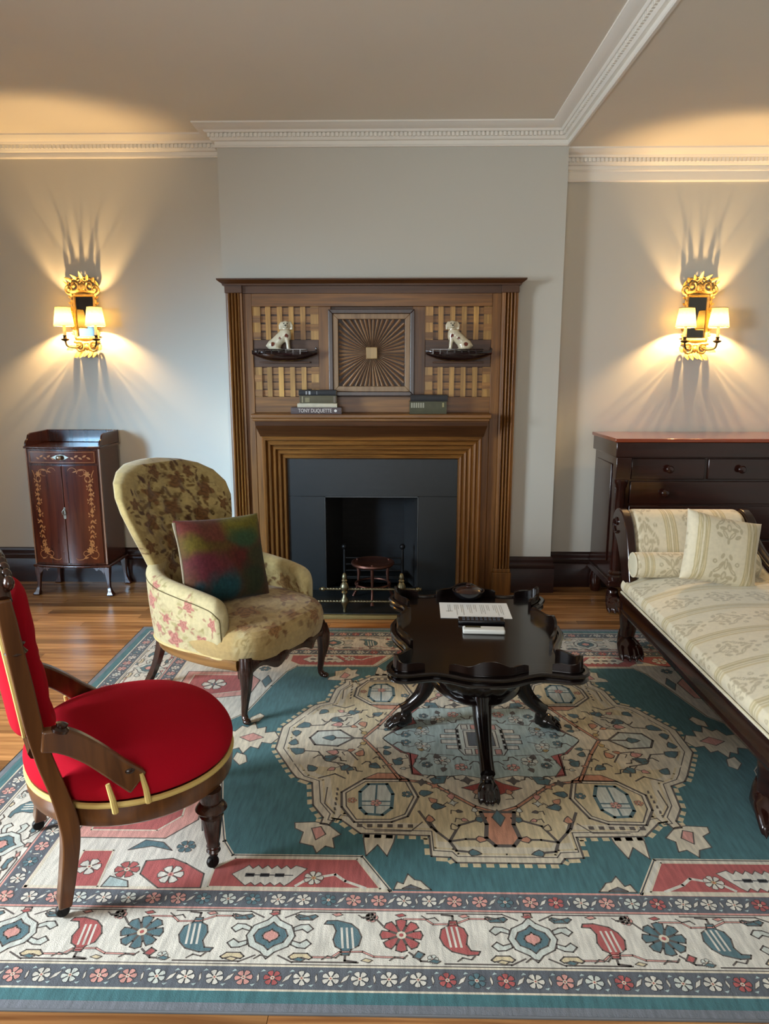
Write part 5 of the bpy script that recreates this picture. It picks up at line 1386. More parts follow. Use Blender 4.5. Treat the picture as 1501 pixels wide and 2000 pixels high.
# gallery in eight scalloped pieces: a wall following the edge, highest in the middle of each piece
N = len(ol)
inn, out_ = offs(ol, -0.030), offs(ol, -0.020)
def seg_gallery(i0, i1, hmid, hend):
    cnt = (i1 - i0) % N; rr = []
    for k in range(cnt + 1):
        i = (i0 + k) % N; t = k / cnt
        h = hend + (hmid - hend) * (math.sin(PI * t) ** 0.8) + 0.008 * math.cos(t * 4 * PI) 
        a, c = inn[i], out_[i]
        rr.append([(a[0], a[1], ZT), (a[0], a[1], ZT + h), (c[0], c[1], ZT + h + 0.002), (c[0] + (c[0] - a[0]) * 0.4, c[1] + (c[1] - a[1]) * 0.4, ZT)])
    g = MB(); g.loft(rr); return g.build('gallery', M_BLACKW, tb, smooth=40)
def idx_of(x, y): return min(range(N), key=lambda i: (ol[i][0] - x) ** 2 + (ol[i][1] - y) ** 2)
cus = [idx_of(*p) for p in ((0.288, 0.240), (0.185, 0.446), (-0.185, 0.446), (-0.288, 0.240), (-0.288, -0.240), (-0.185, -0.446), (0.185, -0.446), (0.288, -0.240))]
gp = 3
for a, c in zip(cus, cus[1:] + cus[:1]): seg_gallery((a + gp) % N, (c - gp) % N, 0.052, 0.022)
# bowl under the top with gadrooned side
m = MB(); nn = 72; rg = []
for r, z, lobe in ((0.10, 0.408, 0), (0.150, 0.402, 0), (0.158, 0.392, 0), (0.150, 0.384, 0), (0.158, 0.370, 0.006), (0.160, 0.345, 0.008), (0.152, 0.318, 0.007), (0.140, 0.298, 0.003), (0.150, 0.290, 0), (0.154, 0.278, 0), (0.148, 0.268, 0), (0.120, 0.258, 0.0), (0.085, 0.245, 0), (0.05, 0.225, 0), (0.03, 0.215, 0), (0.002, 0.212, 0)):
    rg.append([((r + lobe * abs(math.sin(9 * 2 * PI * j / nn))) * math.cos(2 * PI * j / nn) * 1.28, (r + lobe * abs(math.sin(9 * 2 * PI * j / nn))) * math.sin(2 * PI * j / nn) * 1.95, z - (0.030 if z < 0.38 else 0)) for j in range(nn)])
m.loft(rg); m.build('bowl', M_BLACKW, tb, smooth=50)
for k in range(4):
    a = k * PI / 2; dirv = Vector((math.cos(a), math.sin(a), 0)); sc = 1.0 if k % 2 == 0 else 1.66
    pts = [(0.150 if k % 2 == 0 else 0.13, 0.402), (0.172, 0.34), (0.182, 0.27), (0.196, 0.20), (0.224, 0.145), (0.262, 0.108), (0.298, 0.082)]
    P = bez([tuple(dirv * (r * (1 + (sc - 1) * min(1, (0.42 - z) / 0.28))) + Vector((0, 0, z))) for r, z in pts], 30)
    g = MB(); g.tube(P, lerps([0.044, 0.046, 0.042, 0.035, 0.029, 0.026, 0.027], 30), n=12, up=(0, 0, 1)); lg = g.build('leg', M_BLACKW, tb)
    g = MB()                                            # carved ridge down the leg
    Q = [p + (dirv * 0.75 + Vector((0, 0, 0.6))).normalized() * r for p, r in zip(P, lerps([0.040, 0.044, 0.040, 0.033, 0.027, 0.024, 0.020], 30))]
    g.tube(Q[4:28], lerps([0.004, 0.008, 0.007, 0.005], 23), n=8); g.build('leg_carving', M_BLACKW, lg)
    e = P[-1]; pf = paw(tb, M_BLACKW, (e.x, e.y, 0), a + PI / 2, 0.95)

# things on the table
M_PAPER = plain('white_paper', (232, 230, 224), 0.7, var=0.02)
m = MB(); m.box(-0.155, 0.155, -0.105, 0.105, 0, 0.0012)
pp = tag(m.build('printed_sheet', M_PAPER), 'white printed sheet of paper lying flat on the black table', 'paper')
pp.location = (0.350, 3.075, ZT + 0.0078); pp.rotation_euler = (0, 0, R(-1.5))
random.seed(9); M_INK = plain('grey_print', (172, 166, 156), 0.7)
m = MB()
for col in range(9):
    x = -0.118 + col * 0.029
    for k in range(2 + col % 2):
        y1 = 0.075; y0 = 0.075 - random.uniform(0.06, 0.15)
        m.box(x + k * 0.008, x + k * 0.008 + 0.0028, y0, y1, 0.0012, 0.0015)
m.box(-0.128, -0.098, -0.02, -0.012, 0.0012, 0.0015)
m.build('printed_lines', M_INK, pp, kind='stuff', label='faint lines of grey print')
# spectacles case / black remote box and white remote
M_BLKP = plain('black_plastic', (16, 16, 19), 0.25, var=0.2, coat=0.3)
m = MB(); m.box(-0.098, 0.098, -0.030, 0.030, 0, 0.016)
rb = tag(m.build('black_remote_tray', M_BLKP, bevel=0.005, seg=3), 'black plastic remote with rows of small keys between the paper and the white remote', 'remote')
rb.location = (0.362, 2.922, ZT + 0.0075); rb.rotation_euler = (0, 0, R(-2))
kb = MB(); kb.box(-0.006, 0.006, -0.004, 0.004, 0, 0.003); kme = kb.mesh('key', 0); kme.materials.append(plain('grey_key', (74, 76, 82), 0.35))
for i in range(9):
    for j in range(2): place('key', kme, None, rb, (-0.075 + i * 0.0185, -0.012 + j * 0.022, 0.016))
M_WHP = plain('white_plastic', (226, 226, 218), 0.35, var=0.03)
m = MB(); m.box(-0.086, 0.086, -0.0245, 0.0245, 0, 0.020)
wr = tag(m.build('white_remote', M_WHP, bevel=0.006, seg=3), 'white remote control with a small display on the black table', 'remote')
wr.location = (0.358, 2.800, ZT + 0.0075); wr.rotation_euler = (0, 0, R(-3))
m = MB(); m.box(-0.075, -0.012, 0.002, 0.019, 0.0198, 0.0206); m.build('display', plain('lcd_olive', (70, 68, 46), 0.2), wr, label='small dark display')
# small dish with a metal lid on the far end of the table
bw = thing('small_bowl', 'small dark bowl with a shiny knob at the far edge of the black table', 'bowl', (0.338, 3.245, ZT + 0.008))
m = MB(); m.lathe([(0.002, 0.0), (0.035, 0.0), (0.060, 0.016), (0.074, 0.036), (0.076, 0.044), (0.070, 0.044), (0.055, 0.022), (0.03, 0.012), (0.002, 0.011)], 28); m.build('dish', M_BLKP, bw)
m = MB(); m.lathe([(0.066, 0.036), (0.060, 0.046), (0.040, 0.056), (0.012, 0.060), (0.010, 0.064), (0.013, 0.070), (0.008, 0.076), (0.001, 0.077)], 28); m.build('lid', M_MAHOGD, bw)

# ================================================================== CHAISE LONGUE
X0, X1, YN, YH = 1.178, 1.86, 1.98, 3.62       # seat front edge, back, near end, head end
cl = thing('chaise_longue', 'chaise longue in cream damask with scrolled head, dark mahogany frame and paw feet', 'chaise longue', ((X0 + X1) / 2, (YN + YH) / 2, 0.007))
cw = lambda m, n, mat, par=cl, **k: m.build(n, mat, par, world=True, **k)
M_DAMASK = colmat('cream_damask', rough=0.7, bump=0.10, bscale=450, sheen=0.3, var=0.05, vscale=60)
CREAM, STRIPE, MOTIF, LINE = (224, 213, 184), (190, 182, 150), (176, 162, 128), (180, 164, 116)
def damask(uv, off=0.0, period=0.24, rep=0.20):
    """u across the stripes, v along them: broad bands of damask motifs parted by narrow line stripes"""
    u = (uv[:, 0] + off) / period; v = uv[:, 1] / rep; n = len(uv)
    fu = u - np.floor(u); k = np.floor(u); fv = (v + 0.5 * (k % 2)); fv = fv - np.floor(fv)
    c = np.tile(lin(CREAM), (n, 1))
    for p in (0.03, 0.06, 0.10, 0.90, 0.94, 0.97):
        c = mix(c, np.tile(lin(LINE), (n, 1)), 0.8 * (1 - sstep(0.008, 0.015, np.abs(fu - p))))
    c = mix(c, np.tile(lin((214, 196, 150)), (n, 1)), 0.6 * (1 - sstep(0.015, 0.025, np.abs(fu - 0.0785))) + 0.6 * (1 - sstep(0.015, 0.025, np.abs(fu - 0.92))))
    x = np.abs(fu - 0.5) * period; y = (fv - 0.5) * rep          # mirror-symmetric motif in metres
    mt = np.zeros(n)
    def ell(cx, cy, rx, ry, ang=0.0):
        ca, sa = math.cos(ang), math.sin(ang); dx, dy = x - cx, y - cy
        return 1 - sstep(0.80, 1.05, np.hypot((dx * ca + dy * sa) / rx, (-dx * sa + dy * ca) / ry))
    for e in [(0.0, 0.045, 0.011, 0.030), (0.022, 0.035, 0.010, 0.026, 0.5), (0.040, 0.012, 0.009, 0.024, 0.9), (0.030, -0.016, 0.010, 0.020, 1.5), (0.0, -0.010, 0.014, 0.022), (0.018, -0.045, 0.010, 0.026, -0.6), (0.045, -0.050, 0.010, 0.018, -1.0), (0.0, -0.075, 0.008, 0.018), (0.055, 0.050, 0.012, 0.012), (0.060, -0.015, 0.008, 0.016), (0.020, 0.080, 0.009, 0.016, 0.4)]:
        mt = np.maximum(mt, ell(*e))
    for e in [(0.0, 0.045, 0.004, 0.020), (0.0, -0.010, 0.006, 0.012), (0.055, 0.050, 0.005, 0.005), (0.018, -0.045, 0.0035, 0.016, -0.6), (0.040, 0.012, 0.003, 0.015, 0.9)]:
        mt = np.minimum(mt, 1 - 0.8 * ell(*e))
    mt = mt * (0.75 + 0.5 * (fbm(np.c_[uv * 160, np.zeros(n)], 4) - 0.2))
    return mix(c, np.tile(lin(MOTIF), (n, 1)), np.clip(mt, 0, 1) * 0.8)
# seat: crowned mattress with the stripes running across it
nu, nv = 230, 250
def seat_p(u, v):
    s = u * 2 - 1; y = YN + 0.02 + (YH + 0.02 - YN - 0.02) * v
    xm = (X0 + X1) / 2; hw = (X1 - X0) / 2
    # wrap: s in [-1,-.88] is the front edge, then the top
    if s < -0.80: t = (s + 1) / 0.20; x = X0 + 0.010 - 0.012 * math.sin(PI * t); z = 0.360 + 0.060 * t; 
    else:
        t = (s + 0.80) / 1.80; x = X0 + 0.010 + (X1 - X0 - 0.02) * t
        z = 0.420 + 0.070 * (1 - (1 - min(1, t / 0.55)) ** 2.2) 
    e = min(1, (y - YN) / 0.10, (YH + 0.04 - y) / 0.08); z -= 0.05 * (1 - max(0, e)) ** 2 if s >= -0.8 else 0
    return (x, y, z)
m = MB(); m.grid(seat_p, nu, nv); 
m.v = [(p[0] - (X0 + X1) / 2, p[1] - (YN + YH) / 2, p[2]) for p in m.v]
sm = m.mesh('seat', 80)
def ps(co):
    arc = np.array([(i // nv) / (nu - 1) for i in range(len(co))]) * 0.80
    return damask(np.c_[co[:, 1], arc], off=0.05, period=0.27, rep=0.20)
paint(sm, ps); place('seat', sm, M_DAMASK, cl)
m = MB(); m.box(X0 + 0.012, X1, YN + 0.02, YH + 0.04, 0.345, 0.366); cw(m, 'seat_board', M_MAHOGD)
m = MB(); m.tube([(X0 + 0.004, YN + 0.03, 0.362), (X0 + 0.004, YH + 0.02, 0.362)], 0.006, n=8); cw(m, 'piping', plain('pale_piping', (214, 206, 180), 0.8))
# rails
m = MB(); pr = [(X0 + 0.010, 0.356), (X0 + 0.004, 0.345), (X0 + 0.014, 0.335), (X0 + 0.010, 0.325), (X0 + 0.010, 0.275), (X0 + 0.002, 0.265), (X0 + 0.006, 0.252), (X0 + 0.016, 0.246), (X0 + 0.05, 0.246), (X0 + 0.05, 0.356)]
m.loft([[(x, YN + 0.02, z) for x, z in pr], [(x, YH + 0.06, z) for x, z in pr]]); cw(m, 'front_rail', M_MAHOGD, smooth=35)
m = MB(); m.box(X1 - 0.04, X1, YN + 0.02, YH + 0.06, 0.246, 0.356); cw(m, 'back_rail', M_MAHOGD, bevel=0.004)
m = MB(); m.box(X0 + 0.012, X1, YN, YN + 0.05, 0.246, 0.356); cw(m, 'end_rail', M_MAHOGD, bevel=0.004)
m = MB(); m.box(X0 + 0.012, X1, YH + 0.02, YH + 0.06, 0.246, 0.356); cw(m, 'end_rail', M_MAHOGD, bevel=0.004)
# legs with paw feet
for (x, y) in ((X0 + 0.055, YH + 0.03), (X1 - 0.06, YH + 0.03), (X0 + 0.075, YN + 0.22), (X1 - 0.06, YN + 0.22)):
    m = MB(); m.tube(bez([(x, y, 0.30), (x - 0.004, y - 0.012, 0.24), (x + 0.002, y + 0.004, 0.17), (x, y + 0.008, 0.115)], 14), lerps([0.050, 0.052, 0.044, 0.038], 14), n=12); lg = cw(m, 'leg', M_MAHOGD)
    for k in range(3):
        q = MB(); q.tube(bez([(x - 0.03 + 0.03 * k, y - 0.034, 0.285), (x - 0.024 + 0.024 * k, y - 0.050, 0.23), (x - 0.018 + 0.018 * k, y - 0.032, 0.165)], 8), lerps([0.007, 0.010, 0.004], 8), n=8); cw(q, 'leg_carving', M_MAHOGD, lg)
    paw(cl, M_MAHOGD, (x - (X0 + X1) / 2, y + 0.008 - (YN + YH) / 2, 0), 0, 1.6)
# scrolled head: profile swept across the width
hp = bez([(0, 3.575, 0.430), (0, 3.605, 0.500), (0, 3.640, 0.590), (0, 3.690, 0.690), (0, 3.755, 0.750), (0, 3.835, 0.762), (0, 3.895, 0.725), (0, 3.905, 0.665), (0, 3.862, 0.625), (0, 3.800, 0.590), (0, 3.745, 0.510), (0, 3.700, 0.420), (0, 3.680, 0.360)], 120)
HX0, HX1, nx_ = 1.248, 1.835, 200
m = MB()
def headp(u, v):
    p = hp[int(round(v * 120))]; x = HX0 + (HX1 - HX0) * u
    e = min(u, 1 - u) * (HX1 - HX0); pull = 0.016 * max(0, 1 - e / 0.03) ** 2
    c = Vector((0, 3.77, 0.62)); d = (c - p).normalized() * pull
    return (x, p.y + d.y, p.z + d.z)
m.grid(headp, nx_, 121)
for i0 in (0, nx_ - 1): m.f.append(tuple(i0 * 121 + j for j in range(121)))
m.v = [(p[0] - (X0 + X1) / 2, p[1] - (YN + YH) / 2, p[2]) for p in m.v]
hm = m.mesh('headrest', 60)
def ph(co):
    arc = np.array([(i % 121) / 120 for i in range(len(co))]) * 0.95
    return damask(np.c_[co[:, 0], arc], off=0.005 + 0.08, period=0.27, rep=0.20)
paint(hm, ph); place('headrest', hm, M_DAMASK, cl)
for xa in (1.196, 1.838):                              # show-wood scroll ends
    op = [Vector((0, p.y, p.z)) for p in hp[::4]]; cc = Vector((0, 3.77, 0.60))
    ring0 = [(xa, p.y + (p - cc).normalized().y * 0.012, p.z + (p - cc).normalized().z * 0.012) for p in op]
    g = MB(); g.loft([ring0, [(xa + 0.045, y, z) for _, y, z in ring0]]); se = cw(g, 'scroll_end', M_MAHOGD, smooth=40, bevel=0.006)
    g = MB(); g.tube([(xa - 0.003, 3.84 + r * math.cos(t), 0.69 + r * math.sin(t)) for t, r in [(0.35 * k - 2.4, 0.055 - 0.0026 * k) for k in range(18)]], 0.007, n=8); cw(g, 'scroll_carving', M_MAHOGD, se)
# bolster
m = MB(); ba, bb_ = 1.192, 1.80; by_, bz_, br_ = 3.520, 0.542, 0.068
def bol(u, v):
    k = v; x = ba + (bb_ - ba) * k; e = min(k, 1 - k) * (bb_ - ba); r = br_ * (1 - 0.10 * max(0, 1 - e / 0.02) ** 2); a = 2 * PI * u
    return (x, by_ + r * math.cos(a), bz_ + r * math.sin(a) * 0.94)
bo = thing('bolster', 'cream damask bolster lying across the head of the chaise longue', 'cushion', ((ba + bb_) / 2, by_, bz_ - br_))
m.grid(bol, 90, 200, wrapu=True); m.v = [(p[0] - (ba + bb_) / 2, p[1] - by_, p[2] - bz_ + br_) for p in m.v]
bm_ = m.mesh('roll', 80); paint(bm_, lambda co: damask(np.c_[co[:, 0], np.array([(i // 200) / 90 * 0.42 for i in range(len(co))])], off=0.02, period=0.22, rep=0.14)); place('roll', bm_, M_DAMASK, bo)
for xe, sg in ((ba, -1), (bb_, 1)):
    g = MB(); g.loft([[(xe, by_ + r * math.cos(2 * PI * j / 40), bz_ + r * 0.94 * math.sin(2 * PI * j / 40)) if False else (xe + sg * dx, by_ + r * math.cos(2 * PI * j / 40), bz_ + 0.94 * r * math.sin(2 * PI * j / 40)) for j in range(40)] for r, dx in ((0.062, 0.0), (0.050, 0.005), (0.025, 0.007), (0.002, 0.006))]); g.build('end_disc', plain('cream_cloth', (206, 198, 170), 0.8) if 'cream_cloth' not in bpy.data.materials else bpy.data.materials['cream_cloth'], bo, world=True)
    g = MB(); g.tube([(xe, by_ + 0.064 * math.cos(2 * PI * j / 40), bz_ + 0.060 * math.sin(2 * PI * j / 40)) for j in range(40)], 0.004, n=8, loop=True); g.build('piping', bpy.data.materials['pale_piping'], bo, world=True)
# back: low upholstered panel with a scrolled wooden top rail falling toward the foot
bt_ = bez([(0, 3.86, 0.735), (0, 3.80, 0.700), (0, 3.70, 0.640), (0, 3.58, 0.575), (0, 3.42, 0.525), (0, 3.20, 0.520), (0, 2.95, 0.560), (0, 2.75, 0.575), (0, 2.55, 0.520), (0, 2.45, 0.430)], 60)
rr = []
m = MB()
def bkp(u, v):
    p = bt_[int(round(u * 60))]; k = v
    z0 = 0.40; zt = p.z - 0.02
    a = v * PI
    if v < 0.4: z = z0 + (zt - 0.03 - z0) * (v / 0.4); x = X1 - 0.055 - 0.016 * math.sin(PI * v / 0.4)
    elif v < 0.6: q = (v - 0.4) / 0.2; z = zt - 0.03 + 0.03 * math.sin(PI * q); x = X1 - 0.055 + 0.06 * q
    else: q = (v - 0.6) / 0.4; z = zt - 0.03 - (zt - 0.03 - z0) * q; x = X1 + 0.005
    return (x - (X0 + X1) / 2, p.y - (YN + YH) / 2, z)
m.grid(bkp, 61, 80)
bme = m.mesh('back_panel', 80); paint(bme, lambda co: damask(np.c_[co[:, 1], co[:, 2]], off=0.05, period=0.27, rep=0.20)); place('back_panel', bme, M_DAMASK, cl)
m = MB(); m.tube([(X1 + 0.012, p.y, p.z + 0.004) for p in bt_], 0.026, n=12, flat=(0.9, 1.0)); cw(m, 'back_top_rail', M_MAHOGD)
m = MB(); m.tube([(X1 - 0.014, p.y, p.z + 0.012) for p in bt_[6:40]], 0.007, n=8); cw(m, 'rail_bead', M_MAHOGD)
# damask cushion leaning on the head
sc_ = thing('damask_cushion', 'square cream damask cushion leaning on the head of the chaise longue', 'cushion', (1.562, 3.385, 0.490))
cm = pillow_mesh('cover', 0.375, 0.345, 0.12, nu=120, nv=120, pinch=0.14)
paint(cm, lambda co: damask(co[:, :2], off=0.12, period=0.24, rep=0.23))
cm.transform(T(0, 0, 0.160) @ Matrix.Rotation(R(6), 4, 'Z') @ Matrix.Rotation(R(90 - 20), 4, 'X') @ Matrix.Rotation(R(-13), 4, 'Z'))
place('cover', cm, M_DAMASK, sc_)
# ================================================================== CARPET
from mathutils.geometry import tessellate_polygon
RX0, RX1, RY0, RY1 = -1.505, 2.205, 1.436, 4.034
RCX, RCY = (RX0 + RX1) / 2, (RY0 + RY1) / 2
HU, HV = (RX1 - RX0) / 2, (RY1 - RY0) / 2
rug = thing('oriental_rug', 'large teal and cream oriental rug with a central medallion and floral border', 'rug', (RCX, RCY, 0))
m = MB(); m.box(-HU, HU, -HV, HV, 0.0, 0.0050)
m.build('pile', plain('rug_ground_wool', (120, 122, 124), 0.95, var=0.15, nscale=60, bump=0.2, bscale=300), rug)
C = dict(sel=(112, 116, 122), teal=(66, 108, 112), dteal=(84, 112, 118), guard=(92, 98, 106), cream=(208, 198, 176), white=(208, 203, 190), red=(170, 88, 84), dred=(156, 70, 60), pink=(204, 148, 136),
         salm=(192, 136, 108), tan=(204, 188, 152), blue=(168, 184, 180), pale=(196, 200, 190), line=(92, 84, 78), dark=(66, 66, 68), gold=(186, 158, 104), gdark=(92, 96, 102))
RV = []; RF = []; RC = []
LZ = 0.00012
def poly(pts, col, layer):
    b0 = len(RV); z = 0.0051 + LZ * layer
    RV.extend((x, y, z) for x, y in pts)
    if len(pts) <= 4 and len(pts) > 2: tris = [tuple(range(len(pts)))] if len(pts) == 3 else None
    else: tris = None
    if tris is None: tris = tessellate_polygon([[Vector((x, y, 0)) for x, y in pts]])
    for t in tris:
        a, b_, c = (pts[i] for i in t)
        if (b_[0] - a[0]) * (c[1] - a[1]) - (b_[1] - a[1]) * (c[0] - a[0]) < 0: t = (t[0], t[2], t[1])
        RF.append(tuple(i + b0 for i in t)); RC.append(C[col] if isinstance(col, str) else col)
def line(pts, w, col, layer, closed=False):
    pts = list(pts) + ([pts[0]] if closed else [])
    for a, b_ in zip(pts, pts[1:]):
        dx, dy = b_[0] - a[0], b_[1] - a[1]; l = math.hypot(dx, dy)
        if l < 1e-6: continue
        nx, ny = -dy / l * w / 2, dx / l * w / 2; ex, ey = dx / l * w * 0.35, dy / l * w * 0.35
        poly([(a[0] - nx - ex, a[1] - ny - ey), (b_[0] - nx + ex, b_[1] - ny + ey), (b_[0] + nx + ex, b_[1] + ny + ey), (a[0] + nx - ex, a[1] + ny - ey)], col, layer)
def shape(pts, col, layer, lc='line', w=0.0042):
    poly(pts, col, layer); 
    if lc: line(pts, w, lc, layer + 1, True)
def mir(pts, sx, sy): 
    q = [(x * sx, y * sy) for x, y in pts]; return q if sx * sy > 0 else q[::-1]
def sym(fn, pts, *a, ax='xy', **k):
    for sx in ((1, -1) if 'x' in ax else (1,)):
        for sy in ((1, -1) if 'y' in ax else (1,)): fn(mir(pts, sx, sy), *a, **k)
def xf(pts, c, ang=0, s=1.0, fy=1): 
    ca, sa = math.cos(ang) * s, math.sin(ang) * s
    return [(c[0] + x * ca - y * fy * sa, c[1] + x * sa + y * fy * ca) for x, y in pts]
def rect(u0, u1, v0, v1, col, layer): poly([(u0, v0), (u1, v0), (u1, v1), (u0, v1)], col, layer)
def flower(c, r, n, col, layer, ccol='cream', lc='line', ang=0.0, tip=0.0):
    for k in range(n):
        a = ang + 2 * PI * k / n; w = 0.88 * PI / n
        pts = [(c[0] + q * r * math.cos(a + d), c[1] + q * r * math.sin(a + d)) for q, d in ((0.18, -w * 0.6), (0.62, -w), (0.94, -w * 0.8), (1.0 + tip, 0), (0.94, w * 0.8), (0.62, w), (0.18, w * 0.6))]
        poly(pts, col, layer)
        if lc: line(pts, max(0.0016, r * 0.07), lc, layer + 1, True)
    ng = 8; poly([(c[0] + r * 0.24 * math.cos(2 * PI * k / ng), c[1] + r * 0.24 * math.sin(2 * PI * k / ng)) for k in range(ng)], ccol, layer + 2)
    poly([(c[0] + r * 0.11 * math.cos(2 * PI * k / ng), c[1] + r * 0.11 * math.sin(2 * PI * k / ng)) for k in range(ng)], 'red', layer + 3)
# ---- ground bands
rect(-HU, HU, -HV, HV, 'sel', 0)
rect(-HU + 0.026, HU - 0.026, -HV + 0.026, HV - 0.026, 'teal', 1)
def band(d0, col, layer): rect(-HU + d0, HU - d0, -HV + d0, HV - d0, col, layer)
band(0.060, 'cream', 2); band(0.066, 'gdark', 3); band(0.134, 'cream', 4); band(0.140, 'line', 5); band(0.143, 'white', 6); band(0.330, 'line', 7); band(0.333, 'pink', 8); band(0.339, 'gdark', 9); band(0.404, 'pink', 10); band(0.411, 'teal', 11)
# ---- borders: built along a strip (s along, t from the outer edge inward), mapped to the four sides
def side_map(side):
    if side == 0: return lambda s, t: (s, -HV + t), HU
    if side == 1: return lambda s, t: (-s, HV - t), HU
    if side == 2: return lambda s, t: (-HU + t, -s), HV
    return lambda s, t: (HU - t, s), HV
random.seed(12)
for side in range(4):
    mp, half = side_map(side)
    def sp_(pts, col, layer, **k): shape([mp(*p) for p in pts], col, layer, **k)
    def sl(pts, w, col, layer): line([mp(*p) for p in pts], w, col, layer)
    # guard stripes
    for t0, L0 in ((0.100, 4), (0.371, 10)):
        lim = half - t0; n = int(2 * lim / 0.072)
        for k in range(n + 1):
            s = -lim + 2 * lim * k / n
            if k in (0, n): continue
            col = random.choice(['white', 'white', 'white', 'pink', 'pink', 'pale', 'red', 'dteal'])
            flower(mp(s, t0), 0.0235, 6, col, L0 + 1, ccol='cream', lc='dark', ang=random.random())
            q = s + lim / n
            if k < n:
                d = 0.006 if k % 2 else -0.006
                sp_([(q - 0.006 - d, t0 - 0.014), (q + 0.004, t0 - 0.004), (q + 0.006 + d, t0 + 0.014), (q - 0.004, t0 + 0.004)], 'white', L0 + 1, w=0.0014)
                for e in (-1, 1): poly([mp(q + e * 0.017, t0 + e * 0.021), mp(q + e * 0.010, t0 + e * 0.026), mp(q + e * 0.004, t0 + e * 0.018)], 'blue', L0 + 1)
    # main border
    tm = 0.236; per = 0.352 if side < 2 else 0.35
    nper = int(half / per) + 1; o0 = 0.018 if side == 0 else 0.0
    idx = 0
    for k in range(-nper, nper + 1):
        for (phase) in (0,):
            s0 = o0 + k * per * 2
            if abs(s0) > half - 0.20: continue
            # lobed diamond
            dia = [(0, -0.078), (0.018, -0.056), (0.052, -0.036), (0.066, 0.0), (0.052, 0.036), (0.018, 0.056), (0, 0.078), (-0.018, 0.056), (-0.052, 0.036), (-0.066, 0), (-0.052, -0.036), (-0.018, -0.056)]
            sp_([(s0 + x, tm + y) for x, y in dia], 'pale', 7)
            sp_([(s0 + x * 0.70, tm + y * 0.62) for x, y in dia], 'dteal', 8)
            sp_([(s0 + x * 0.34, tm + y * 0.30) for x, y in dia], 'pink', 10)
            for e in (-1, 1):
                for f in (-1, 1):
                    sp_([(s0 + e * x, tm + f * y) for x, y in ((0.060, 0.016), (0.082, 0.024), (0.098, 0.012), (0.112, 0.026), (0.098, 0.042), (0.076, 0.040), (0.058, 0.030))], 'pale', 8)
                    sp_([(s0 + e * x, tm + f * y) for x, y in ((0.058, 0.070), (0.070, 0.058), (0.106, 0.058), (0.120, 0.072), (0.112, 0.078), (0.092, 0.072), (0.066, 0.078))], 'dteal' if f > 0 else 'tan', 7)
                    sl([(s0 + e * 0.070, tm + f * 0.088), (s0 + e * 0.030, tm + f * 0.066)], 0.005, 'line', 7)
                if e > 0: sp_([(s0 + x, tm + y) for x, y in ((-0.010, 0.080), (0.010, 0.080), (0.010, 0.092), (-0.010, 0.092))], 'pink', 9)
                sl([(s0 + e * 0.070, tm + 0.088), (s0 + e * 0.28, tm + 0.088)], 0.005, 'line', 7); sl([(s0 + e * 0.070, tm - 0.086), (s0 + e * 0.24, tm - 0.086)], 0.005, 'line', 7)
    # flowers and striped buds between the diamonds
    seq = []
    k = -12
    for k in range(-8, 9):
        base = o0 + k * per * 2
        for off, kind in ((0.205, 'bud'), (0.352, 'flo'), (0.495, 'bud2')):
            seq.append((base + off, kind, k))
    for s, kind, k in seq:
        if abs(s) > half - 0.175: continue
        if kind == 'flo':
            fc = 'red' if k % 2 else 'dteal'
            flower(mp(s, tm + 0.008), 0.058, 8, fc, 7, ccol='cream')
            sl([(s + 0.02, tm - 0.05), (s + 0.05, tm - 0.078), (s + 0.085, tm - 0.080)], 0.006, 'line', 7); sp_([(s + 0.03 + x, tm - 0.066 + y) for x, y in ((0, 0), (0.018, -0.006), (0.030, 0.010), (0.014, 0.020))], 'red' if fc != 'red' else 'dteal', 9)
            sl([(s - 0.05, tm + 0.04), (s - 0.075, tm + 0.072), (s - 0.11, tm + 0.070)], 0.006, 'line', 7); flower(mp(s - 0.082, tm + 0.070), 0.018, 5, 'pink', 9)
        else:
            f = 1 if kind == 'bud' else -1
            bud = [(-0.010, -0.062), (0.010, -0.062), (0.014, -0.044), (0.034, -0.030), (0.040, 0.0), (0.030, 0.026), (0.010, 0.046), (-0.030, 0.058), (-0.058, 0.056), (-0.064, 0.044), (-0.040, 0.042), (-0.030, 0.020), (-0.036, -0.010), (-0.028, -0.034), (-0.012, -0.044)]
            sp_([(s + x * f, tm + y * f) for x, y in bud], 'red' if (k + (f > 0)) % 2 else 'dteal', 7)
            for q in (-0.014, 0.0, 0.014): sl([(s + (q + 0.006) * f, tm - 0.038 * f), (s + (q - 0.002) * f, tm + 0.030 * f)], 0.006, 'white', 9)
            sl([(s, tm - 0.062 * f), (s, tm - 0.080 * f), (s + 0.03 * f, tm - 0.084 * f)], 0.007, 'line', 7)
            flower(mp(s + 0.062 * f, tm + 0.072 * f), 0.015, 5, 'pale', 9)
    # little filler blossoms and leaves along both edges of the border
    for k in range(int(2 * half / 0.088)):
        s = -half + 0.20 + k * 0.088
        if s > half - 0.2: break
        e = 1 if k % 2 else -1
        sp_([(s - 0.016, tm + e * 0.080), (s - 0.004, tm + e * 0.072), (s + 0.014, tm + e * 0.078), (s + 0.004, tm + e * 0.086)], ['dteal', 'pink', 'tan', 'red'][k % 4], 12, w=0.0025)
        sl([(s - 0.03, tm - e * 0.078), (s - 0.016, tm - e * 0.066), (s + 0.006, tm - e * 0.072), (s + 0.016, tm - e * 0.060)], 0.004, 'line', 12)
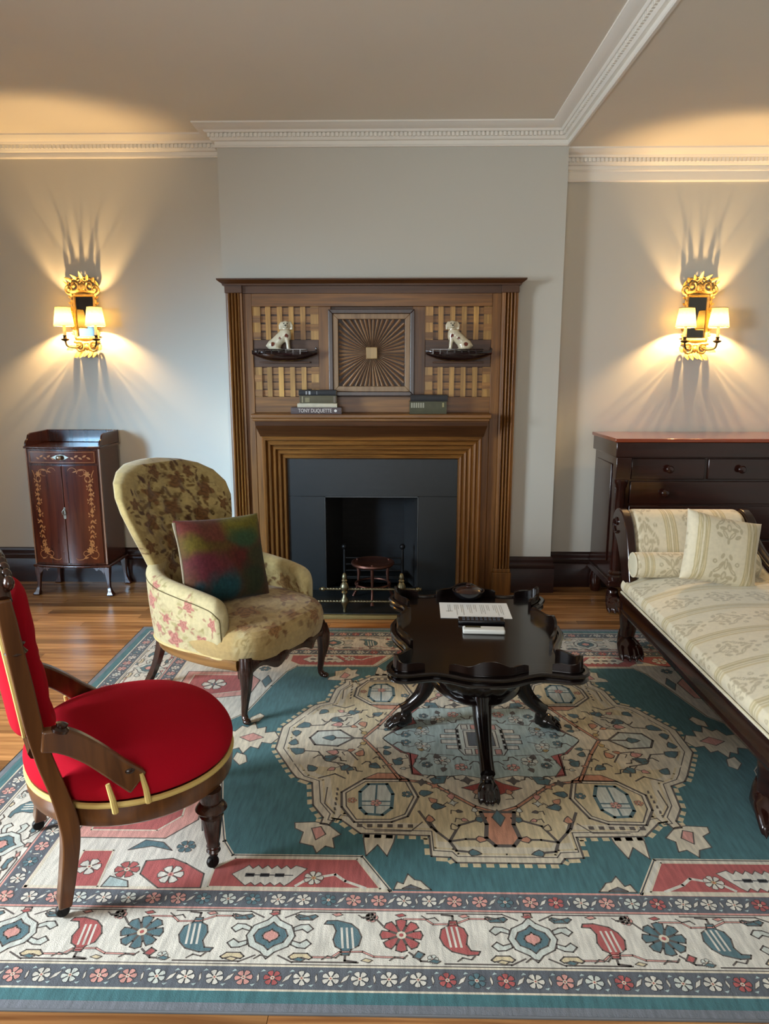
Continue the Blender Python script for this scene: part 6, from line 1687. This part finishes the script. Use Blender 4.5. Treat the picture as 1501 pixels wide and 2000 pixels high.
    # scrolling vine
    for k in range(-8, 8):
        base = o0 + k * per * 2
        v1 = [(base + 0.12, tm - 0.070), (base + 0.17, tm - 0.070), (base + 0.19, tm - 0.052), (base + 0.25, tm - 0.050), (base + 0.28, tm - 0.066), (base + 0.36, tm - 0.068)]
        v2 = [(base + 0.36, tm + 0.066), (base + 0.42, tm + 0.066), (base + 0.44, tm + 0.048), (base + 0.50, tm + 0.050), (base + 0.54, tm + 0.070), (base + 0.60, tm + 0.070)]
        for v in (v1, v2):
            if max(abs(p[0]) for p in v) < half - 0.15: sl(v, 0.0075, 'line', 7); sl(v, 0.0035, 'pink', 8)
for sx in (-1, 1):                                       # corner rosettes of the main border
    for sy in (-1, 1):
        c0 = (sx * (HU - 0.236), sy * (HV - 0.236)); flower(c0, 0.082, 8, 'red', 7); flower(c0, 0.045, 8, 'dteal', 11)
        for t0, L0 in ((0.100, 6), (0.371, 12)): flower((sx * (HU - t0), sy * (HV - t0)), 0.026, 6, 'pink', L0)
# ---- corner spandrels
FU, FV = HU - 0.411, HV - 0.411
sp0 = [(-FU, -FV), (-0.365, -FV), (-0.455, -0.738), (-0.862, -0.738), (-0.905, -0.670), (-0.955, -0.50), (-1.02, -0.22), (-1.12, -0.10), (-1.30, -0.06), (-FU, -0.06)]
sym(shape, sp0, 'white', 12, lc='cream', w=0.012); sym(line, sp0[1:], 0.004, 'dark', 14)
red = [(-0.395, -FV + 0.008), (-0.470, -0.752), (-0.850, -0.752), (-0.905, -0.80), (-0.905, -FV + 0.008)]
sym(shape, red, 'red', 14, lc='cream', w=0.006)
sym(shape, [(-1.125, -0.770), (-1.045, -0.757), (-0.997, -0.780), (-0.930, -0.825), (-0.925, -0.885), (-1.05, -0.888), (-1.123, -0.829)], 'red', 14, lc='line', w=0.005)
sym(shape, [(-1.34, -0.724), (-1.245, -0.722), (-1.230, -0.885), (-1.33, -0.888)], 'red', 14, lc='cream', w=0.006)
sym(shape, [(-1.40, -0.66), (-1.10, -0.66), (-1.02, -0.56), (-1.04, -0.40), (-1.20, -0.36), (-1.40, -0.40)], 'pink', 14, lc='line', w=0.005)
sym(shape, [(-1.36, -0.62), (-1.14, -0.62), (-1.08, -0.54), (-1.09, -0.44), (-1.22, -0.40), (-1.36, -0.44)], 'red', 16, lc='cream', w=0.006)
sym(shape, [(-1.40, -0.34), (-1.16, -0.31), (-1.10, -0.20), (-1.16, -0.13), (-1.40, -0.10)], 'blue', 14, lc='line', w=0.005)
sym(shape, [(-1.36, -0.29), (-1.20, -0.27), (-1.16, -0.21), (-1.20, -0.16), (-1.36, -0.14)], 'red', 16, lc='line', w=0.005)
saw = [(-0.845, -0.825)] + [(-0.815 + i * 0.0145, -0.800 + (0.016 if i % 2 else 0)) for i in range(12)] + [(-0.620, -0.798)] + [(-0.665 - i * 0.0145, -0.860 - (0.014 if i % 2 else 0)) for i in range(11)]
sym(shape, saw, 'white', 16, lc='line', w=0.003)
for i in range(3): sym(shape, [(-0.790 + i * 0.045 + x, -0.828 + y) for x, y in ((-0.014, -0.008), (0.014, -0.008), (0.014, 0.008), (-0.014, 0.008))], 'dark', 18, lc=None)
sym(line, [(-0.80, -0.828), (-0.66, -0.828)], 0.004, 'dark', 18)
sym(line, [(-0.645, -0.872), (-0.612, -0.842), (-0.532, -0.822), (-0.500, -0.850), (-0.440, -0.878)], 0.010, 'white', 16)
for sx in (-1, 1):
    for sy in (-1, 1):
        flower((sx * 0.596, sy * 0.838), 0.030, 7, 'white', 17, ccol='gold', lc='line')
        flower((sx * 1.235, sy * 0.51), 0.060, 6, 'white', 18, ccol='dteal'); flower((sx * 1.28, sy * 0.215), 0.036, 6, 'white', 18, ccol='dteal'); flower((sx * 1.29, sy * 0.80), 0.036, 5, 'white', 17)
        flower((sx * 1.03, sy * 0.83), 0.040, 6, 'white', 17, ccol='pink'); flower((sx * 1.17, sy * 0.81), 0.038, 6, 'red', 16); flower((sx * 1.02, sy * 0.70), 0.030, 6, 'dteal', 16)
sym(shape, [(-1.20, -0.72), (-1.13, -0.70), (-1.06, -0.72), (-1.10, -0.68), (-1.16, -0.67)], 'dteal', 16); sym(shape, [(-0.99, -0.62), (-0.96, -0.55), (-0.98, -0.48), (-1.01, -0.55)], 'dteal', 16)
sym(shape, [(-1.21, -0.84), (-1.15, -0.86), (-1.14, -0.885), (-1.22, -0.885)], 'blue', 15)
# end and side compartments of the field
sym(shape, [(-FU, -0.06), (-1.30, -0.06), (-1.22, 0.0), (-1.30, 0.06), (-FU, 0.06)], 'pink', 12, lc='line', w=0.005, ax='x')
# ---- medallion
q0 = [(0.0, -0.762), (-0.162, -0.762), (-0.178, -0.738), (-0.238, -0.734), (-0.240, -0.632), (-0.467, -0.624), (-0.535, -0.552), (-0.560, -0.545), (-0.574, -0.582), (-0.603, -0.575), (-0.598, -0.540), (-0.640, -0.470), (-0.660, -0.330), (-0.722, -0.298), (-0.745, -0.262), (-0.835, -0.090), (-0.835, 0.0)]
def full4(q): 
    """quarter running from the bottom middle to the far left -> whole outline, ccw"""
    a = list(q); b = [(x, -y) for x, y in reversed(a)][1:]
    l = a + b; r = [(-x, y) for x, y in reversed(l)][1:-1]
    return (l + r)[::-1]
MO = full4(q0)
for i, (x, y) in enumerate(q0[:-1]):                     # stepped fringe along the edge
    x2, y2 = q0[i + 1]; l = math.hypot(x2 - x, y2 - y); n = max(1, int(l / 0.036)); nx, ny = (y2 - y) / l, -(x2 - x) / l
    if nx * x + ny * y < 0: nx, ny = -nx, -ny
    for k in range(n):
        t0, t1 = (k + 0.15) / n, (k + 0.75) / n
        sym(shape, [(x + (x2 - x) * t0, y + (y2 - y) * t0), (x + (x2 - x) * t1, y + (y2 - y) * t1), (x + (x2 - x) * t1 + nx * 0.020, y + (y2 - y) * t1 + ny * 0.020), (x + (x2 - x) * t0 + nx * 0.020, y + (y2 - y) * t0 + ny * 0.020)], 'tan', 12, lc=None)
poly(MO, 'cream', 14); line(MO, 0.007, 'line', 15, True)
def scl(p, a, b_): return [(x * a, y * b_) for x, y in p]
line(scl(MO, 0.962, 0.962), 0.004, 'line', 15, True); line(scl(MO, 0.940, 0.945), 0.008, 'tan', 15, True)
# warm ground inside, pale blue core
core = full4([(0.0, -0.505), (-0.073, -0.470), (-0.196, -0.350), (-0.241, -0.321), (-0.332, -0.307), (-0.423, -0.112), (-0.486, 0.0)])
poly(scl(MO, 0.90, 0.90), 'tan', 15)
sym(poly, [(-0.75, -0.20), (-0.75, 0.20), (-0.52, 0.24), (-0.49, 0.0), (-0.52, -0.24)], 'cream', 16, ax='x')
poly(core, 'cream', 16); line(core, 0.018, 'line', 18, True); line(core, 0.009, 'salm', 19, True)
blue = full4([(0.0, -0.30), (-0.10, -0.270), (-0.180, -0.285), (-0.287, -0.262), (-0.294, -0.115), (-0.345, -0.093), (-0.405, 0.0)])
shape(blue, 'blue', 18, lc='line', w=0.004)
sym(shape, [(-0.400, -0.012), (-0.330, -0.112), (-0.300, -0.112), (-0.262, -0.130), (-0.286, -0.213), (-0.246, -0.280), (-0.290, -0.268), (-0.300, -0.130)], 'red', 19)
sym(shape, [(-0.110, -0.355), (-0.046, -0.326), (0.0, -0.285), (0.046, -0.326), (0.110, -0.355), (0.016, -0.400), (-0.016, -0.400)], 'dred', 19, ax='y')
sym(shape, [(-0.225, -0.300), (-0.192, -0.280), (-0.157, -0.278), (-0.172, -0.326), (-0.210, -0.334)], 'dteal', 20)
# centre square with its white bars
shape([(-0.078, -0.128), (0.078, -0.128), (0.098, -0.085), (0.098, 0.085), (0.078, 0.128), (-0.078, 0.128), (-0.098, 0.085), (-0.098, -0.085)], 'pale', 20, w=0.005)
for k in range(4):
    v = -0.066 + k * 0.044
    for e in (-1, 1): shape([(e * 0.088, v - 0.014), (e * (0.165 - 0.02 * (k in (0, 3))), v - 0.014), (e * (0.165 - 0.02 * (k in (0, 3))), v + 0.014), (e * 0.088, v + 0.014)][::e], 'white', 20)
for k in range(4):
    u = -0.060 + k * 0.040
    for e in (-1, 1): shape([(u - 0.013, e * 0.082), (u + 0.013, e * 0.082), (u + 0.013, e * 0.120), (u - 0.013, e * 0.120)][::e], 'pink' if k % 2 else 'white', 21)
shape([(-0.068, -0.070), (0.068, -0.070), (0.068, 0.070), (-0.068, 0.070)], 'white', 22, w=0.004); shape([(-0.054, -0.056), (0.054, -0.056), (0.054, 0.056), (-0.054, 0.056)], 'gdark', 24)
for sx in (-1, 1):
    for sy in (-1, 1):
        for (u, v, r, c) in ((0.17, 0.17, 0.034, 'pale'), (0.24, 0.06, 0.030, 'pale'), (0.23, 0.20, 0.022, 'dteal'), (0.10, 0.215, 0.026, 'pink'), (0.31, 0.03, 0.022, 'dteal')): flower((sx * u, sy * v), r, 5, c, 20)
        line([(sx * 0.12, sy * 0.13), (sx * 0.22, sy * 0.12), (sx * 0.26, sy * 0.19)], 0.004, 'line', 19); line([(sx * 0.19, sy * 0.02), (sx * 0.30, sy * 0.07)], 0.004, 'line', 19)
# corner cartouches
sym(shape, [(-0.546, -0.390), (-0.470, -0.305), (-0.305, -0.302), (-0.270, -0.415), (-0.309, -0.530), (-0.364, -0.562), (-0.490, -0.565), (-0.539, -0.480)], 'cream', 18, w=0.009)
sym(shape, [(-0.530, -0.395), (-0.462, -0.320), (-0.315, -0.318), (-0.286, -0.415), (-0.319, -0.518), (-0.368, -0.548), (-0.484, -0.550), (-0.523, -0.474)], 'tan', 20, w=0.005)
cart = [(-0.479, -0.387), (-0.451, -0.338), (-0.383, -0.336), (-0.361, -0.400), (-0.365, -0.484), (-0.396, -0.524), (-0.452, -0.519), (-0.474, -0.486)]
sym(shape, cart, 'pale', 22, lc='dteal', w=0.013); sym(line, [(-0.474, -0.445), (-0.366, -0.445)], 0.008, 'dteal', 24); sym(line, [(-0.474, -0.470), (-0.366, -0.470)], 0.005, 'dteal', 24); sym(line, [(-0.420, -0.340), (-0.422, -0.520)], 0.007, 'dteal', 24)
for sx in (-1, 1):
    for sy in (-1, 1):
        flower((sx * 0.420, sy * 0.455), 0.020, 5, 'pink', 25); flower((sx * 0.310, sy * 0.400), 0.020, 5, 'dteal', 22); flower((sx * 0.505, sy * 0.44), 0.017, 5, 'salm', 22)
        for k in range(5): rect_ = [(sx * (0.578 - 0.011), sy * (0.362 + k * 0.030)), (sx * 0.560, sy * (0.362 + k * 0.030)), (sx * 0.556, sy * (0.380 + k * 0.030)), (sx * (0.575 - 0.011), sy * (0.380 + k * 0.030))]; poly(rect_, 'line', 19)
        for k in range(6): poly([(sx * (0.480 - k * 0.034), sy * 0.574), (sx * (0.462 - k * 0.034), sy * 0.574), (sx * (0.462 - k * 0.034), sy * 0.592), (sx * (0.480 - k * 0.034), sy * 0.592)], 'line', 19)
sym(shape, [(-0.470, -0.302), (-0.420, -0.262), (-0.350, -0.262), (-0.305, -0.300)], 'salm', 18)
# branches with leaf tips, bells above and below
for pts in ([(-0.270, -0.500), (-0.232, -0.588), (-0.175, -0.660)], [(-0.175, -0.660), (-0.138, -0.576), (-0.072, -0.545)], [(-0.175, -0.660), (-0.157, -0.706), (-0.113, -0.712)], [(-0.175, -0.660), (-0.122, -0.648), (-0.084, -0.648)], [(-0.215, -0.610), (-0.235, -0.560)]): sym(line, pts, 0.010, 'line', 18)
lf = [(0, -0.006), (0.012, -0.020), (0.034, -0.012), (0.050, 0.0), (0.034, 0.012), (0.012, 0.020), (0, 0.006)]
for c0, a, s_, col in (((-0.078, -0.548), 0.4, 0.8, 'dteal'), ((-0.118, -0.712), -0.2, 0.8, 'dteal'), ((-0.088, -0.648), 0.0, 0.8, 'salm'), ((-0.150, -0.600), 1.9, 0.7, 'tan'), ((-0.232, -0.560), 1.7, 0.8, 'salm'), ((-0.265, -0.395), 0.2, 1.0, 'dteal'), ((-0.225, -0.470), 0.0, 1.0, 'dteal')):
    sym(shape, xf(lf, c0, a, s_), col, 19)
bell = [(-0.058, -0.500), (-0.045, -0.569), (-0.055, -0.641), (-0.030, -0.680), (0.030, -0.680), (0.055, -0.641), (0.045, -0.569), (0.058, -0.500)]
sym(shape, bell, 'salm', 20, ax='y', w=0.014); sym(shape, [(0, -0.487), (0.022, -0.532), (0, -0.580), (-0.022, -0.532)], 'dteal', 22, ax='y')
# left and right cartouches and loose leaves
sym(shape, [(-0.707, 0.0), (-0.680, 0.056), (-0.586, 0.066), (-0.524, 0.0), (-0.586, -0.066), (-0.680, -0.056)], 'pale', 18, ax='x', w=0.010)
sym(shape, xf(lf, (-0.600, 0), PI, 1.1), 'dteal', 20, ax='x'); sym(line, [(-0.600, 0), (-0.48, 0)], 0.010, 'line', 20, ax='x')
for c0, a, s_, col in (((-0.72, -0.12), 2.6, 1.3, 'dteal'), ((-0.63, -0.17), 0.5, 1.2, 'dteal'), ((-0.56, -0.22), -0.4, 1.1, 'dteal'), ((-0.66, -0.25), 2.2, 1.0, 'dteal'), ((-0.50, -0.14), 1.2, 1.0, 'salm'), ((-0.45, -0.20), -0.6, 1.0, 'dteal'), ((-0.77, -0.06), 1.5, 1.0, 'dteal'), ((-0.58, -0.12), 2.9, 1.0, 'pink'), ((-0.33, -0.20), 2.3, 1.0, 'dteal'), ((-0.38, -0.13), 2.0, 0.8, 'dteal')):
    sym(shape, xf(lf, c0, a, s_), col, 19)
for pts in ([(-0.75, -0.10), (-0.66, -0.11), (-0.62, -0.18), (-0.55, -0.20), (-0.53, -0.27)], [(-0.60, -0.09), (-0.54, -0.10), (-0.50, -0.17)], [(-0.64, -0.30), (-0.58, -0.27), (-0.54, -0.30)]): sym(line, pts, 0.007, 'line', 18)
for pts in ([(-0.60, -0.36), (-0.60, -0.46), (-0.56, -0.52)], [(-0.42, -0.61), (-0.30, -0.61), (-0.26, -0.56)]): sym(line, pts, 0.005, 'line', 17)
# pendants outside the medallion
pend = [(-0.835, 0.0), (-0.86, -0.05), (-0.90, -0.04), (-0.905, -0.09), (-0.94, -0.075), (-0.96, -0.13), (-0.985, -0.085), (-1.01, -0.10), (-1.03, -0.05), (-1.07, -0.06), (-1.09, 0.0)]
sym(shape, pend + [(x, -y) for x, y in reversed(pend[1:-1])], 'cream', 13, ax='x', w=0.005)
sym(shape, [(-0.90, 0), (-0.95, -0.035), (-1.00, 0), (-0.95, 0.035)], 'pink', 15, ax='x'); sym(shape, [(-0.99, 0.17), (-0.955, 0.215), (-0.93, 0.19), (-0.945, 0.14), (-0.985, 0.12)], 'cream', 13)
sym(shape, [(-0.58, -0.575), (-0.620, -0.565), (-0.690, -0.570), (-0.685, -0.60), (-0.655, -0.62), (-0.66, -0.675), (-0.615, -0.69), (-0.600, -0.725), (-0.575, -0.69), (-0.545, -0.70), (-0.555, -0.65), (-0.53, -0.63)], 'cream', 13)
sym(shape, [(-0.63, -0.60), (-0.60, -0.59), (-0.58, -0.63), (-0.61, -0.66)], 'pink', 15)
sym(shape, [(-0.455, -0.625), (-0.454, -0.660), (-0.443, -0.735), (-0.408, -0.680), (-0.377, -0.735), (-0.356, -0.665), (-0.350, -0.625)], 'cream', 12)
sym(shape, [(-0.355, -FV + 0.006), (-0.345, -0.850), (-0.327, -0.858), (-0.313, -0.815), (-0.293, -0.840), (-0.274, -0.845), (-0.262, -0.862), (-0.245, -FV + 0.006)], 'cream', 13); sym(shape, [(-0.33, -FV + 0.01), (-0.305, -0.862), (-0.275, -FV + 0.01)], 'gdark', 15)
# scattered sprigs filling the medallion, mirrored in its four quarters
rg = random.Random(41)
def inside(p, P):
    c = False
    for (x1, y1), (x2, y2) in zip(P, P[1:] + P[:1]):
        if (y1 > p[1]) != (y2 > p[1]) and p[0] < (x2 - x1) * (p[1] - y1) / (y2 - y1) + x1: c = not c
    return c
inner_edge = scl(MO, 0.86, 0.86); done = [(-0.42, -0.43, 0.17), (0, -0.60, 0.08), (-0.62, 0, 0.10), (-0.16, -0.63, 0.06)]
for k in range(400):
    p = (rg.uniform(-0.78, -0.02), rg.uniform(-0.70, -0.02)); r = rg.uniform(0.018, 0.032)
    if not inside(p, inner_edge) or any(math.hypot(p[0] - a, p[1] - b_) < r + q for a, b_, q in done): continue
    if abs(p[0]) < 0.19 and abs(p[1]) < 0.15: continue
    done.append((*p, r + 0.006)); kind = rg.random(); a = rg.uniform(0, 2 * PI); col = rg.choice(['dteal', 'dteal', 'salm', 'pink', 'pale', 'line', 'gold'])
    if kind < 0.45:
        sym(shape, xf(lf, p, a, r / 0.04), col, 21, w=0.003); sym(line, [p, (p[0] - math.cos(a) * r, p[1] - math.sin(a) * r), (p[0] - math.cos(a + 0.9) * r * 1.4, p[1] - math.sin(a + 0.9) * r * 1.4)], 0.004, 'line', 20)
    elif kind < 0.7:
        sym(shape, [(p[0] + r * (1 if i % 2 else 0.5) * math.cos(a + i * PI / 4), p[1] + r * (1 if i % 2 else 0.5) * math.sin(a + i * PI / 4)) for i in range(8)], col, 21, w=0.003)
    else:
        sym(line, [(p[0] + r * x, p[1] + r * y) for x, y in ((-1, -0.3), (-0.4, 0.5), (0.2, 0.4), (0.4, -0.4), (1.1, -0.5))], 0.006, 'line', 21)
me = bpy.data.meshes.new('woven_pattern'); me.from_pydata(RV, [], RF); me.update()
cols = np.repeat(np.array([np.append(lin(c), 1.0) for c in RC]), 3, axis=0).astype(np.float32)
at = me.color_attributes.new('Col', 'FLOAT_COLOR', 'CORNER'); at.data.foreach_set('color', cols.ravel())
M_RUG = colmat('woven_wool', rough=0.95, bump=0.35, bscale=320, sheen=0.15, var=0.22, vscale=22, stretch=(4.0, 0.6, 1), spec=0.1)
wp = place('woven_pattern', me, M_RUG, rug, label='woven pattern of the rug', kind='stuff')
# short fringe-like overcast edge
m = MB(); m.tube([(-HU, -HV, 0.003), (HU, -HV, 0.003), (HU, HV, 0.003), (-HU, HV, 0.003)], 0.004, n=6, loop=True); m.build('overcast_edge', plain('rug_edge_grey', (104, 108, 112), 0.95), rug)
